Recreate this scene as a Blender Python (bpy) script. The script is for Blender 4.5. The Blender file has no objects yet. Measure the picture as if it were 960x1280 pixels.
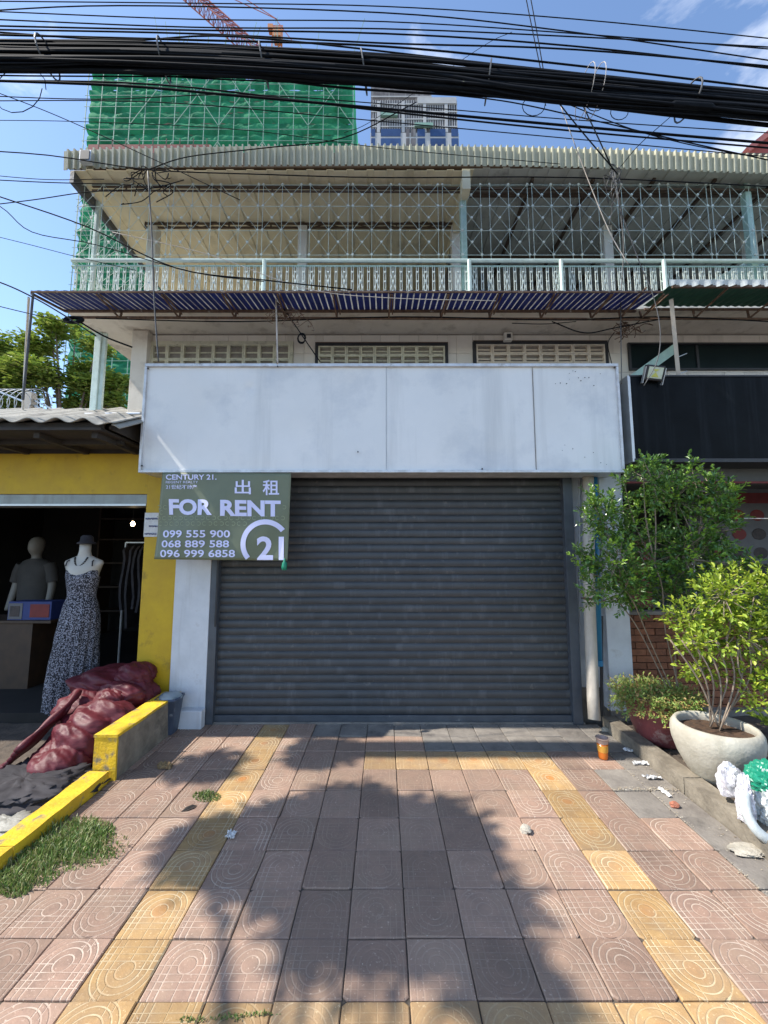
import bpy, math, random
from mathutils import Vector, Matrix, noise
R = math.radians
random.seed(11)
rnd = random.random
def U(a, b): return a + (b - a) * random.random()
S = bpy.context.scene
COL = S.collection

# ------------------------------------------------------------------ camera
TH = R(5.9)
cd = bpy.data.cameras.new('camera'); cam = bpy.data.objects.new('camera', cd); COL.objects.link(cam)
cam.location = (0, 0, 1.6); cam.rotation_euler = (R(90) + TH, 0, 0)
cd.sensor_fit = 'VERTICAL'; cd.sensor_height = 36; cd.lens = 500 / 1280 * 36
cd.clip_start = 0.05; cd.clip_end = 2000
S.camera = cam
S.render.resolution_x = 768; S.render.resolution_y = 1024

# ------------------------------------------------------------------ light
SUNV = Vector((-0.64, -0.115, 0.76)).normalized()
w = bpy.data.worlds.new('World'); S.world = w; w.use_nodes = True
nt = w.node_tree; nt.nodes.clear()
out = nt.nodes.new('ShaderNodeOutputWorld'); bg = nt.nodes.new('ShaderNodeBackground')
sky = nt.nodes.new('ShaderNodeTexSky'); sky.sky_type = 'NISHITA'; sky.sun_disc = False
sky.sun_elevation = math.asin(SUNV.z); sky.sun_rotation = math.atan2(SUNV.x, SUNV.y) % (2 * math.pi)
sky.air_density = 1.0; sky.dust_density = 0.35; sky.ozone_density = 3.0; sky.altitude = 0
bg.inputs[1].default_value = 0.15
tc = nt.nodes.new('ShaderNodeTexCoord')
mp = nt.nodes.new('ShaderNodeMapping'); mp.inputs['Scale'].default_value = (1.0, 1.0, 1.9); mp.inputs['Location'].default_value = (0.33, 0.1, 0.25)
n1 = nt.nodes.new('ShaderNodeTexNoise'); n1.inputs['Scale'].default_value = 2.1; n1.inputs['Detail'].default_value = 8; n1.inputs['Roughness'].default_value = 0.6
n1.inputs['Distortion'].default_value = 0.35
# clouds gather towards the right of the view (+X), as in the photograph, and go on beyond it
sp = nt.nodes.new('ShaderNodeSeparateXYZ')
mr = nt.nodes.new('ShaderNodeMapRange'); mr.inputs['From Min'].default_value = 0.22; mr.inputs['From Max'].default_value = 0.62
mr.inputs['To Min'].default_value = -0.12; mr.inputs['To Max'].default_value = 0.12
ad = nt.nodes.new('ShaderNodeMath'); ad.operation = 'ADD'
cr = nt.nodes.new('ShaderNodeValToRGB'); cr.color_ramp.elements[0].position = 0.53; cr.color_ramp.elements[1].position = 0.75
mx = nt.nodes.new('ShaderNodeMix'); mx.data_type = 'RGBA'; mx.inputs[7].default_value = (5.6, 5.8, 6.2, 1)
L = nt.links.new
L(tc.outputs['Generated'], mp.inputs[0]); L(mp.outputs[0], n1.inputs[0]); L(tc.outputs['Generated'], sp.inputs[0])
L(sp.outputs[0], mr.inputs['Value']); L(n1.outputs[0], ad.inputs[0]); L(mr.outputs[0], ad.inputs[1]); L(ad.outputs[0], cr.inputs[0])
L(cr.outputs[0], mx.inputs[0]); L(sky.outputs[0], mx.inputs[6]); L(mx.outputs[2], bg.inputs[0]); L(bg.outputs[0], out.inputs[0])
sd = bpy.data.lights.new('sun', 'SUN'); sd.energy = 3.7; sd.angle = R(0.6); sd.color = (1, 0.94, 0.85)
sun = bpy.data.objects.new('sun', sd); COL.objects.link(sun); sun.location = (-3, -3, 12)
sun.rotation_euler = SUNV.to_track_quat('Z', 'Y').to_euler()
S.view_settings.view_transform = 'Standard'; S.view_settings.look = 'None'
S.view_settings.gamma = 1; S.view_settings.use_curve_mapping = False
S.view_settings.exposure = 0.98

# ------------------------------------------------------------------ measuring helpers: photo pixel -> point at a real distance
CT, ST = math.cos(TH), math.sin(TH)
def P(u, v, Y):
    xc = (u - 480) / 500; yc = (640 - v) / 500
    t = Y / (CT - yc * ST)
    return Vector((xc * t, Y, 1.6 + t * (ST + yc * CT)))
def G(u, v, z=0.0):
    xc = (u - 480) / 500; yc = (640 - v) / 500
    t = (z - 1.6) / (ST + yc * CT)
    return Vector((xc * t, t * (CT - yc * ST), z))

# ------------------------------------------------------------------ materials
def mat(name, c1, c2=None, rough=0.7, scale=8.0, metal=0.0, bump=0.0, bscale=None, streak=None, rand=0.0, isl=None,
        trans=0.0, spot=None, spec=0.5, stretch=(1, 1, 1), wave=None, lo=0.35, hi=0.68):
    m = bpy.data.materials.new(name); m.use_nodes = True
    t = m.node_tree; N = t.nodes; b = N['Principled BSDF']; l = t.links.new
    b.inputs['Roughness'].default_value = rough; b.inputs['Metallic'].default_value = metal
    b.inputs['Specular IOR Level'].default_value = spec
    co = N.new('ShaderNodeTexCoord'); oi = N.new('ShaderNodeObjectInfo')
    va = N.new('ShaderNodeVectorMath'); va.operation = 'ADD'
    sc = N.new('ShaderNodeVectorMath'); sc.operation = 'MULTIPLY'; sc.inputs[1].default_value = stretch
    l(co.outputs['Object'], va.inputs[0])
    cx = N.new('ShaderNodeCombineXYZ'); mm = N.new('ShaderNodeMath'); mm.operation = 'MULTIPLY'; mm.inputs[1].default_value = 37.0
    l(oi.outputs['Random'], mm.inputs[0])
    for i in range(3): l(mm.outputs[0], cx.inputs[i])
    l(cx.outputs[0], va.inputs[1]); l(va.outputs[0], sc.inputs[0])
    vec = sc.outputs[0]
    n = N.new('ShaderNodeTexNoise'); n.inputs['Scale'].default_value = scale; n.inputs['Detail'].default_value = 9; n.inputs['Roughness'].default_value = 0.62
    l(vec, n.inputs[0])
    c2 = c2 or tuple(x * 0.75 for x in c1)
    r = N.new('ShaderNodeValToRGB'); e = r.color_ramp.elements
    e[0].position = lo; e[1].position = hi; e[0].color = (*c2, 1); e[1].color = (*c1, 1)
    l(n.outputs[0], r.inputs[0]); col = r.outputs[0]
    def mixc(fac, a, bcol, kind='MIX'):
        x = N.new('ShaderNodeMix'); x.data_type = 'RGBA'; x.blend_type = kind
        if isinstance(fac, float): x.inputs[0].default_value = fac
        else: l(fac, x.inputs[0])
        l(a, x.inputs[6])
        if isinstance(bcol, tuple): x.inputs[7].default_value = (*bcol, 1)
        else: l(bcol, x.inputs[7])
        return x.outputs[2]
    def thr(nscale, lo_, hi_, st=(1, 1, 1), detail=6):
        s = N.new('ShaderNodeVectorMath'); s.operation = 'MULTIPLY'; s.inputs[1].default_value = st
        l(va.outputs[0], s.inputs[0])
        q = N.new('ShaderNodeTexNoise'); q.inputs['Scale'].default_value = nscale; q.inputs['Detail'].default_value = detail; q.inputs['Roughness'].default_value = 0.65
        l(s.outputs[0], q.inputs[0])
        g = N.new('ShaderNodeMapRange'); g.inputs['From Min'].default_value = lo_; g.inputs['From Max'].default_value = hi_
        l(q.outputs[0], g.inputs['Value']); return g.outputs[0]
    if streak:      # (colour, scale, lo, hi): rain streaks running down
        col = mixc(thr(streak[1], streak[2], streak[3], (1, 1, 0.06)), col, streak[0])
    if spot:        # (colour, scale, lo, hi): stains, rust
        col = mixc(thr(spot[1], spot[2], spot[3]), col, spot[0])
    if rand:
        hs = N.new('ShaderNodeHueSaturation'); g = N.new('ShaderNodeMapRange')
        g.inputs['To Min'].default_value = 1 - rand; g.inputs['To Max'].default_value = 1 + rand
        l(oi.outputs['Random'], g.inputs['Value']); l(g.outputs[0], hs.inputs['Value']); l(col, hs.inputs['Color']); col = hs.outputs[0]
    if isl:         # colours spread over mesh islands (leaves)
        ge = N.new('ShaderNodeNewGeometry'); rr = N.new('ShaderNodeValToRGB'); rr.color_ramp.elements[0].color = (*isl[0], 1)
        rr.color_ramp.elements[1].color = (*isl[-1], 1)
        for i, c in enumerate(isl[1:-1]):
            q = rr.color_ramp.elements.new((i + 1) / (len(isl) - 1)); q.color = (*c, 1)
        l(ge.outputs['Random Per Island'], rr.inputs[0]); col = rr.outputs[0]
    l(col, b.inputs['Base Color'])
    if bump:
        bn = N.new('ShaderNodeTexNoise'); bn.inputs['Scale'].default_value = bscale or scale * 6; bn.inputs['Detail'].default_value = 6
        l(vec, bn.inputs[0]); bp = N.new('ShaderNodeBump'); bp.inputs['Strength'].default_value = bump; bp.inputs['Distance'].default_value = 0.01
        l(bn.outputs[0], bp.inputs['Height']); l(bp.outputs[0], b.inputs['Normal'])
        rg = N.new('ShaderNodeMapRange'); rg.inputs['To Min'].default_value = max(0.05, rough - 0.12); rg.inputs['To Max'].default_value = min(1, rough + 0.12)
        l(n.outputs[0], rg.inputs['Value']); l(rg.outputs[0], b.inputs['Roughness'])
    if trans:
        tr = N.new('ShaderNodeBsdfTranslucent'); ms = N.new('ShaderNodeMixShader'); ms.inputs[0].default_value = trans
        l(col, tr.inputs[0]); l(b.outputs[0], ms.inputs[1]); l(tr.outputs[0], ms.inputs[2])
        l(ms.outputs[0], N['Material Output'].inputs['Surface'])
    return m

def emit(name, c, s):
    m = bpy.data.materials.new(name); m.use_nodes = True; b = m.node_tree.nodes['Principled BSDF']
    b.inputs['Emission Color'].default_value = (*c, 1); b.inputs['Emission Strength'].default_value = s; return m

M = {}
M['asphalt'] = mat('asphalt', (.17, .165, .155), (.11, .105, .10), .9, 6, bump=.4, bscale=90)
M['earth'] = mat('earth', (.13, .10, .075), (.06, .048, .038), .95, 9, bump=.7, bscale=40)
M['joint'] = mat('joint', (.13, .105, .08), (.06, .05, .04), .95, 20, bump=.6)
M['cement'] = mat('cement', (.30, .27, .23), (.17, .15, .13), .9, 7, bump=.5, bscale=60, spot=((.09, .08, .07), 3.5, .52, .7))
M['kerbstone'] = mat('kerbstone', (.30, .26, .20), (.17, .145, .11), .92, 9, bump=.6, bscale=55, spot=((.10, .09, .075), 6, .55, .72))
M['white_plaster'] = mat('white_plaster', (.66, .68, .70), (.56, .58, .60), .75, 5, bump=.15, streak=((.40, .40, .39), 7, .56, .78), spot=((.42, .40, .38), 5, .62, .8))
M['cream_plaster'] = mat('cream_plaster', (.76, .70, .61), (.66, .60, .51), .8, 4, bump=.2, streak=((.38, .33, .27), 5, .55, .78), spot=((.36, .30, .24), 2.5, .58, .8))
M['cream_tile'] = mat('cream_tile', (.78, .71, .62), (.70, .63, .54), .35, 3, bump=.05, rand=.06, streak=((.42, .36, .29), 6, .56, .8))
M['grout'] = mat('grout', (.30, .26, .22), (.22, .19, .16), .9, 20)
M['vent'] = mat('vent_concrete', (.68, .64, .48), (.55, .51, .38), .85, 14, bump=.3, rand=.08, spot=((.22, .20, .15), 12, .55, .75))
M['vent2'] = mat('vent_cream', (.78, .67, .53), (.66, .56, .44), .8, 14, bump=.3, rand=.07, spot=((.30, .24, .18), 12, .58, .78))
M['dark_frame'] = mat('dark_frame', (.035, .035, .04), (.02, .02, .022), .5, 9)
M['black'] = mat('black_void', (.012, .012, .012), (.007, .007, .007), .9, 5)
M['yellow'] = mat('yellow_paint', (.60, .39, .012), (.50, .31, .010), .6, 4, bump=.2, spot=((.30, .19, .02), 6, .6, .76), streak=((.42, .26, .012), 5, .55, .8))
M['yellow_worn'] = mat('yellow_worn', (.78, .52, .02), (.58, .36, .02), .75, 10, bump=.5, spot=((.24, .20, .13), 11, .54, .66))
M['shutter'] = mat('shutter_steel', (.072, .075, .078), (.054, .057, .060), .5, 4, metal=.2, bump=.08, rand=.10, streak=((.13, .135, .14), 8, .54, .85), spot=((.14, .13, .12), 11, .62, .74))
M['guide'] = mat('guide_steel', (.10, .115, .135), (.075, .085, .10), .45, 8, metal=.3, bump=.15, spot=((.24, .24, .24), 16, .66, .75))
M['roller'] = mat('roller_box_metal', (.33, .36, .34), (.24, .26, .25), .5, 6, metal=.3, streak=((.16, .15, .13), 8, .5, .8))
M['sign_white'] = mat('sign_white', (.82, .81, .79), (.75, .745, .73), .42, 1.6, bump=.03, streak=((.50, .50, .49), 5, .52, .95), spot=((.50, .52, .55), 1.7, .50, .85))
M['seam_stain'] = mat('seam_stain', (.42, .38, .34), (.30, .27, .24), .6, 10)
M['sign_edge'] = mat('sign_edge', (.70, .71, .73), (.50, .50, .50), .4, 10, metal=.3, spot=((.3, .26, .22), 12, .6, .75))
M['sign_black'] = mat('sign_black', (.006, .008, .010), (.003, .004, .005), .4, 3, spec=.07, streak=((.018, .021, .025), 11, .50, .85))
M['rust'] = mat('rusty_steel', (.20, .12, .075), (.09, .055, .04), .85, 22, bump=.3, spot=((.36, .33, .28), 14, .6, .7))
M['brown_steel'] = mat('brown_steel', (.10, .065, .04), (.06, .04, .026), .7, 12)
M['blue_sheet'] = mat('blue_sheet', (.030, .055, .26), (.022, .040, .19), .5, 4, trans=.35)
M['clear_sheet'] = mat('translucent_sheet', (.62, .62, .58), (.46, .45, .40), .5, 8, trans=.5)
M['green_sheet'] = mat('green_sheet', (.04, .13, .09), (.025, .085, .06), .6, 4, trans=.2)
M['valance'] = mat('valance_sheet', (.50, .48, .34), (.41, .39, .27), .5, 5, rand=.03, streak=((.34, .32, .24), 6, .55, .85))
M['roof_cream'] = mat('roof_cream', (.76, .70, .50), (.66, .60, .42), .65, 3, trans=.16, streak=((.42, .38, .26), 4, .55, .85))
M['room_yellow'] = mat('room_yellow', (.72, .58, .30), (.62, .48, .24), .7, 2, trans=.1)
M['roof_grey'] = mat('roof_grey', (.52, .54, .48), (.42, .44, .39), .7, 4, trans=.10, spot=((.14, .14, .13), 5, .55, .8))
M['mint'] = mat('mint_paint', (.44, .62, .54), (.34, .50, .44), .45, 14, spot=((.24, .22, .16), 25, .64, .74))
M['mint_pale'] = mat('pale_mint_paint', (.62, .74, .69), (.50, .62, .57), .45, 14, spot=((.30, .24, .18), 20, .66, .76))
M['bal'] = mat('baluster_paint', (.72, .78, .72), (.58, .64, .58), .45, 14)
M['column'] = mat('column_paint', (.74, .72, .64), (.62, .60, .53), .7, 6)
M['glass_dark'] = mat('dark_glass', (.012, .022, .022), (.008, .014, .015), .3, 2, spec=.15)
M['fibre'] = mat('fibre_cement', (.42, .41, .37), (.28, .27, .24), .9, 6, bump=.4, spot=((.13, .12, .11), 6, .5, .7))
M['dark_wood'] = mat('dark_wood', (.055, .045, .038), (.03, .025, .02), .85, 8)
M['pvc'] = mat('pvc_pipe', (.62, .57, .49), (.50, .45, .38), .5, 8, streak=((.34, .29, .23), 9, .5, .8), spot=((.30, .25, .2), 12, .6, .75))
M['blue_pipe'] = mat('blue_pipe', (.03, .22, .42), (.024, .17, .34), .4, 6, spot=((.2, .3, .36), 10, .66, .78))
M['brick'] = mat('brick', (.30, .115, .055), (.18, .07, .035), .9, 16, bump=.5, rand=.22)
M['terracotta'] = mat('maroon_glaze', (.28, .075, .075), (.17, .045, .05), .55, 7, bump=.3, spot=((.40, .30, .27), 8, .6, .72))
M['pot'] = mat('pot_concrete', (.50, .47, .39), (.38, .35, .28), .85, 6, bump=.35, bscale=50, streak=((.28, .26, .20), 6, .52, .8), spot=((.62, .60, .54), 9, .62, .74))
M['soil'] = mat('soil', (.10, .055, .03), (.04, .024, .015), .95, 30, bump=.9, bscale=60)
M['leaf_dark'] = mat('shrub_leaf', (.1, .2, .05), rough=.3, trans=.2, spec=.7, isl=[(.045, .105, .024), (.11, .23, .04), (.075, .17, .035), (.21, .34, .055), (.14, .26, .055)])
M['leaf_young'] = mat('young_leaf', (.2, .3, .05), rough=.38, trans=.3, isl=[(.20, .36, .04), (.30, .48, .06), (.25, .42, .05)])
M['leaf_lime'] = mat('lime_leaf', (.3, .4, .05), rough=.4, trans=.3, isl=[(.18, .30, .03), (.40, .50, .05), (.28, .40, .04), (.52, .58, .07), (.11, .20, .03)])
M['leaf_tree'] = mat('tree_leaf', (.1, .2, .05), rough=.5, trans=.35, isl=[(.12, .20, .03), (.26, .34, .05), (.17, .27, .04), (.38, .42, .08), (.09, .16, .03)])
M['succulent'] = mat('bedding_leaf', (.2, .3, .1), rough=.5, trans=.2, isl=[(.17, .30, .06), (.32, .34, .09), (.22, .38, .08), (.48, .28, .12), (.12, .24, .05)])
M['grass'] = mat('grass_blade', (.1, .2, .05), rough=.5, trans=.25, isl=[(.07, .15, .035), (.16, .27, .05), (.30, .30, .12), (.11, .21, .045), (.46, .41, .22), (.20, .30, .07), (.10, .18, .04)])
M['bark'] = mat('bark', (.22, .17, .13), (.12, .09, .07), .9, 20, bump=.5, stretch=(1, 1, .3))
M['twig'] = mat('pale_twig', (.34, .27, .20), (.20, .15, .11), .85, 25, bump=.3)
M['cable'] = mat('cable_rubber', (.008, .010, .013), (.004, .005, .007), .8, 10, spec=.12)
M['cable_grey'] = mat('grey_cable', (.10, .10, .10), (.05, .05, .05), .5, 10)
M['cord'] = mat('pale_cord', (.55, .50, .45), (.40, .36, .32), .7, 10)
M['net'] = mat('green_net', (.035, .37, .17), (.016, .20, .095), .85, .45, trans=.35, spot=((.05, .36, .19), .7, .50, .8), lo=.4, hi=.62)
M['slab'] = mat('raw_slab', (.22, .22, .20), (.14, .14, .13), .9, .5)
M['pole'] = mat('scaffold_tube', (.26, .42, .32), (.18, .30, .24), .5, 4)
M['crane'] = mat('crane_red', (.42, .13, .10), (.30, .09, .08), .6, 4)
M['crane_orange'] = mat('crane_orange', (.62, .26, .10), (.46, .18, .08), .6, 4)
M['tower_white'] = mat('tower_white', (.46, .46, .45), (.38, .38, .38), .7, .3)
M['tower_grey'] = mat('tower_grey', (.13, .12, .125), (.08, .075, .08), .8, .5, streak=((.30, .30, .30), .7, .5, .8))
M['tower_glass'] = mat('tower_glass', (.04, .085, .20), (.03, .06, .15), .5, .4, rand=.2, spec=.2)
M['red_roof'] = mat('red_roof', (.30, .06, .045), (.20, .04, .035), .7, 3)
M['red_tile'] = mat('red_tile', (.48, .16, .10), (.34, .10, .07), .8, 3)
M['maroon'] = mat('maroon_cloth', (.125, .014, .022), (.08, .008, .014), .55, 7, bump=.5, bscale=9, spec=.4, stretch=(1, 1, 3.2))
M['dark_cloth'] = mat('dark_cloth', (.045, .04, .045), (.02, .018, .022), .8, 7)
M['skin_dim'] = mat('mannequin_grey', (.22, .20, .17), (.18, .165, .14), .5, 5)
M['skin_white'] = mat('mannequin_white', (.50, .47, .41), (.44, .41, .36), .4, 5)
M['shirt'] = mat('grey_shirt', (.06, .055, .05), (.045, .042, .038), .8, 9)
M['banner'] = mat('banner_vinyl', (.165, .185, .115), (.130, .150, .092), .38, 3, bump=.10, bscale=9)
M['print_white'] = mat('lilac_white_print', (.72, .72, .95), (.66, .66, .90), .4, 4)
M['print_green'] = mat('pale_green_print', (.30, .33, .20), (.26, .29, .17), .4, 6)
M['paper'] = mat('paper', (.78, .77, .75), (.62, .61, .59), .8, 30, bump=.3)
M['paper_blue'] = mat('blue_print', (.03, .05, .20), (.02, .04, .16), .6, 10)
M['plastic_green'] = mat('green_plastic', (.015, .27, .16), (.010, .19, .11), .35, 6)
M['plastic_white'] = mat('white_sack', (.60, .62, .60), (.40, .44, .44), .55, 14, bump=.4, bscale=30)
M['bin'] = mat('bin_plastic', (.075, .10, .15), (.05, .07, .11), .4, 5, spot=((.30, .34, .38), 9, .62, .72))
M['tea'] = mat('orange_tea', (.62, .17, .02), (.50, .12, .015), .15, 5)
M['cup_label'] = mat('cup_label', (.70, .38, .05), (.62, .28, .04), .5, 40)
M['cup_rim'] = mat('cup_rim', (.62, .50, .44), (.55, .40, .34), .2, 5, trans=.4)
M['stone'] = mat('stone', (.50, .46, .38), (.34, .31, .25), .9, 25, bump=.6)
M['red_stone'] = mat('brick_rubble', (.50, .20, .12), (.36, .13, .08), .9, 25, bump=.6)
M['dry_leaf'] = mat('dry_leaf', (.34, .22, .09), rough=.8, isl=[(.30, .18, .07), (.46, .36, .16), (.20, .11, .05), (.55, .47, .30)])
M['litter'] = mat('litter_bits', (.5, .45, .35), rough=.85, isl=[(.45, .38, .26), (.60, .56, .46), (.28, .22, .14), (.40, .33, .24), (.15, .11, .07)])
M['poster_red'] = mat('poster_red', (.22, .025, .02), (.14, .015, .015), .6, 9)
M['poster_white'] = mat('poster_pale', (.15, .15, .15), (.11, .11, .12), .6, 4)
M['poster_dark'] = mat('poster_dark', (.07, .05, .045), (.03, .025, .025), .6, 30)
M['room_grey'] = mat('room_grey', (.13, .13, .125), (.10, .10, .095), .8, 3)
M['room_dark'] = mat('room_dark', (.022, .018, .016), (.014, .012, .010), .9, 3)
M['wood_warm'] = mat('warm_wood', (.07, .04, .022), (.045, .026, .016), .6, 8)
M['alu'] = mat('aluminium', (.55, .57, .58), (.45, .46, .47), .35, 8, metal=.6)
M['lamp_glass'] = mat('lamp_glass', (.62, .66, .52), (.52, .55, .40), .15, 10)
M['led'] = mat('led_chip', (.62, .60, .12), (.5, .48, .1), .4, 10)
M['clear_plastic'] = mat('cloudy_plastic', (.45, .52, .55), (.3, .36, .4), .25, 8, trans=.3)

M['room_tarp'] = mat('grubby_sheet', (.42, .41, .36), (.22, .21, .18), .6, 8, bump=.3)
M['newsprint'] = mat('newsprint', (.74, .72, .74), (.45, .43, .46), .85, 34, bump=.3, lo=.42, hi=.56)
def fabric_print():
    m = mat('printed_dress', (.5, .5, .5), rough=.8)
    t = m.node_tree; N = t.nodes; b = N['Principled BSDF']
    co = N.new('ShaderNodeTexCoord'); vo = N.new('ShaderNodeTexVoronoi'); vo.inputs['Scale'].default_value = 62
    no = N.new('ShaderNodeTexNoise'); no.inputs['Scale'].default_value = 95; no.inputs['Detail'].default_value = 2
    r = N.new('ShaderNodeValToRGB'); r.color_ramp.interpolation = 'CONSTANT'
    r.color_ramp.elements[0].color = (.012, .013, .02, 1); r.color_ramp.elements[1].position = .53; r.color_ramp.elements[1].color = (.30, .30, .35, 1)
    t.links.new(co.outputs['Object'], no.inputs[0]); t.links.new(no.outputs[0], r.inputs[0]); t.links.new(r.outputs[0], b.inputs['Base Color'])
    return m
M['dress'] = fabric_print()

def tile_mat(name, base, base2, groove, dark, disc=None):
    """pressed cement paving tile: U-shaped ribs round a disc with a ladder of grooves, as fine relief"""
    m = bpy.data.materials.new(name); m.use_nodes = True
    t = m.node_tree; N = t.nodes; b = N['Principled BSDF']; l = t.links.new
    co = N.new('ShaderNodeTexCoord'); oi = N.new('ShaderNodeObjectInfo')
    sx = N.new('ShaderNodeSeparateXYZ'); l(co.outputs['Object'], sx.inputs[0])
    def mth(op, a, c=None, d=None):
        n = N.new('ShaderNodeMath'); n.operation = op
        for i, x in enumerate((a, c, d)):
            if x is None: continue
            if isinstance(x, (int, float)): n.inputs[i].default_value = x
            else: l(x, n.inputs[i])
        return n.outputs[0]
    x = mth('ADD', sx.outputs[0], .006); y = mth('ADD', sx.outputs[1], -.010)
    yp = mth('MAXIMUM', y, 0.0)
    d = mth('SQRT', mth('ADD', mth('MULTIPLY', x, x), mth('MULTIPLY', yp, yp)))       # stadium distance
    dc = mth('SQRT', mth('ADD', mth('MULTIPLY', x, x), mth('MULTIPLY', y, y)))
    def line(val, at, wd=.0040):
        q = mth('ABSOLUTE', mth('SUBTRACT', val, at))
        g = N.new('ShaderNodeMapRange'); g.interpolation_type = 'SMOOTHSTEP'; g.inputs['From Min'].default_value = wd; g.inputs['From Max'].default_value = wd * .35
        l(q, g.inputs['Value']); return g.outputs[0]
    outer = mth('GREATER_THAN', dc, .036)
    gr = line(dc, .034)
    for rr in (.062, .088, .112): gr = mth('MAXIMUM', gr, mth('MULTIPLY', line(d, rr), outer))
    low = mth('LESS_THAN', y, .002)
    for yy in (-.002, -.034, -.062, -.090): gr = mth('MAXIMUM', gr, mth('MULTIPLY', mth('MULTIPLY', line(y, yy, .0028), outer), low))
    gr = mth('MAXIMUM', gr, mth('MULTIPLY', mth('MULTIPLY', line(x, 0.0, .0028), outer), low))
    for xx in (.034, .062): gr = mth('MAXIMUM', gr, mth('MULTIPLY', line(x, xx, .0028), mth('GREATER_THAN', y, .05)))
    cb = N.new('ShaderNodeCombineXYZ'); mm = mth('MULTIPLY', oi.outputs['Random'], 53.0)
    for i in range(3): l(mm, cb.inputs[i])
    va = N.new('ShaderNodeVectorMath'); va.operation = 'ADD'; l(co.outputs['Object'], va.inputs[0]); l(cb.outputs[0], va.inputs[1])
    def ns(s, a, c, detail=7):
        n = N.new('ShaderNodeTexNoise'); n.inputs['Scale'].default_value = s; n.inputs['Detail'].default_value = detail; n.inputs['Roughness'].default_value = .65
        l(va.outputs[0], n.inputs[0]); g = N.new('ShaderNodeMapRange'); g.inputs['From Min'].default_value = a; g.inputs['From Max'].default_value = c
        l(n.outputs[0], g.inputs['Value']); return g.outputs[0]
    def mixc(f, a, c):
        q = N.new('ShaderNodeMix'); q.data_type = 'RGBA'
        l(f, q.inputs[0])
        for k, s in ((6, a), (7, c)):
            if isinstance(s, tuple): q.inputs[k].default_value = (*s, 1)
            else: l(s, q.inputs[k])
        return q.outputs[2]
    wear = ns(9, .38, .62)
    gm = N.new('ShaderNodeNewGeometry'); gs = N.new('ShaderNodeSeparateXYZ'); l(gm.outputs['Position'], gs.inputs[0])
    wn = N.new('ShaderNodeTexNoise'); wn.inputs['Scale'].default_value = 1.6; wn.inputs['Detail'].default_value = 5; l(gm.outputs['Position'], wn.inputs[0])
    ax = mth('ADD', mth('ABSOLUTE', mth('SUBTRACT', gs.outputs[0], .12)), mth('MULTIPLY', mth('SUBTRACT', wn.outputs[0], .5), 1.3))
    wk = N.new('ShaderNodeMapRange'); wk.interpolation_type = 'SMOOTHSTEP'; wk.inputs['From Min'].default_value = 1.05; wk.inputs['From Max'].default_value = .35
    l(ax, wk.inputs['Value']); walk = wk.outputs[0]       # the trodden middle of the pavement is worn smooth and dusty
    dn = N.new('ShaderNodeTexNoise'); dn.inputs['Scale'].default_value = 3.2; dn.inputs['Detail'].default_value = 8; dn.inputs['Roughness'].default_value = .7; l(gm.outputs['Position'], dn.inputs[0])
    dm = N.new('ShaderNodeMapRange'); dm.inputs['From Min'].default_value = .45; dm.inputs['From Max'].default_value = .72; l(dn.outputs[0], dm.inputs['Value'])
    col = mixc(ns(14, .3, .7), base2, base)
    if disc:
        dg_ = N.new('ShaderNodeMapRange'); dg_.interpolation_type = 'SMOOTHSTEP'; dg_.inputs['From Min'].default_value = .072; dg_.inputs['From Max'].default_value = .022
        l(mth('ADD', dc, mth('MULTIPLY', ns(25, .3, .7), .02)), dg_.inputs['Value'])
        col = mixc(mth('MULTIPLY', dg_.outputs[0], ns(3.5, .38, .62)), col, disc)
    col = mixc(mth('MULTIPLY', ns(4.5, .50, .72), .65), col, dark)
    gr = mth('MULTIPLY', gr, mth('SUBTRACT', 1.0, mth('MULTIPLY', walk, .72)))
    gw = mth('MULTIPLY', gr, mth('ADD', mth('MULTIPLY', wear, .75), .10))
    col = mixc(mth('MULTIPLY', dm.outputs[0], .55), col, (.33, .245, .17))
    col = mixc(mth('MULTIPLY', walk, .25), col, (.33, .24, .175))
    col = mixc(gw, col, groove)
    col = mixc(mth('MULTIPLY', ns(90, .62, .72, 3), .5), col, tuple(min(1, c * 1.5) for c in groove))
    hs = N.new('ShaderNodeHueSaturation'); g = N.new('ShaderNodeMapRange'); g.inputs['To Min'].default_value = .74; g.inputs['To Max'].default_value = 1.18
    l(oi.outputs['Random'], g.inputs['Value']); l(g.outputs[0], hs.inputs['Value']); l(col, hs.inputs['Color'])
    l(hs.outputs[0], b.inputs['Base Color']); b.inputs['Roughness'].default_value = .72
    bp = N.new('ShaderNodeBump'); bp.inputs['Strength'].default_value = .55; bp.inputs['Distance'].default_value = .004
    hgt = mth('ADD', mth('MULTIPLY', gr, -1.0), mth('MULTIPLY', ns(70, .2, .8), .5))
    l(hgt, bp.inputs['Height']); l(bp.outputs[0], b.inputs['Normal'])
    return m
M['tile_red'] = tile_mat('red_paving', (.355, .225, .162), (.255, .168, .125), (.54, .43, .34), (.155, .11, .085))
M['tile_yellow'] = tile_mat('yellow_paving', (.50, .32, .135), (.36, .215, .09), (.62, .50, .31), (.22, .15, .09), disc=(.47, .20, .055))

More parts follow.
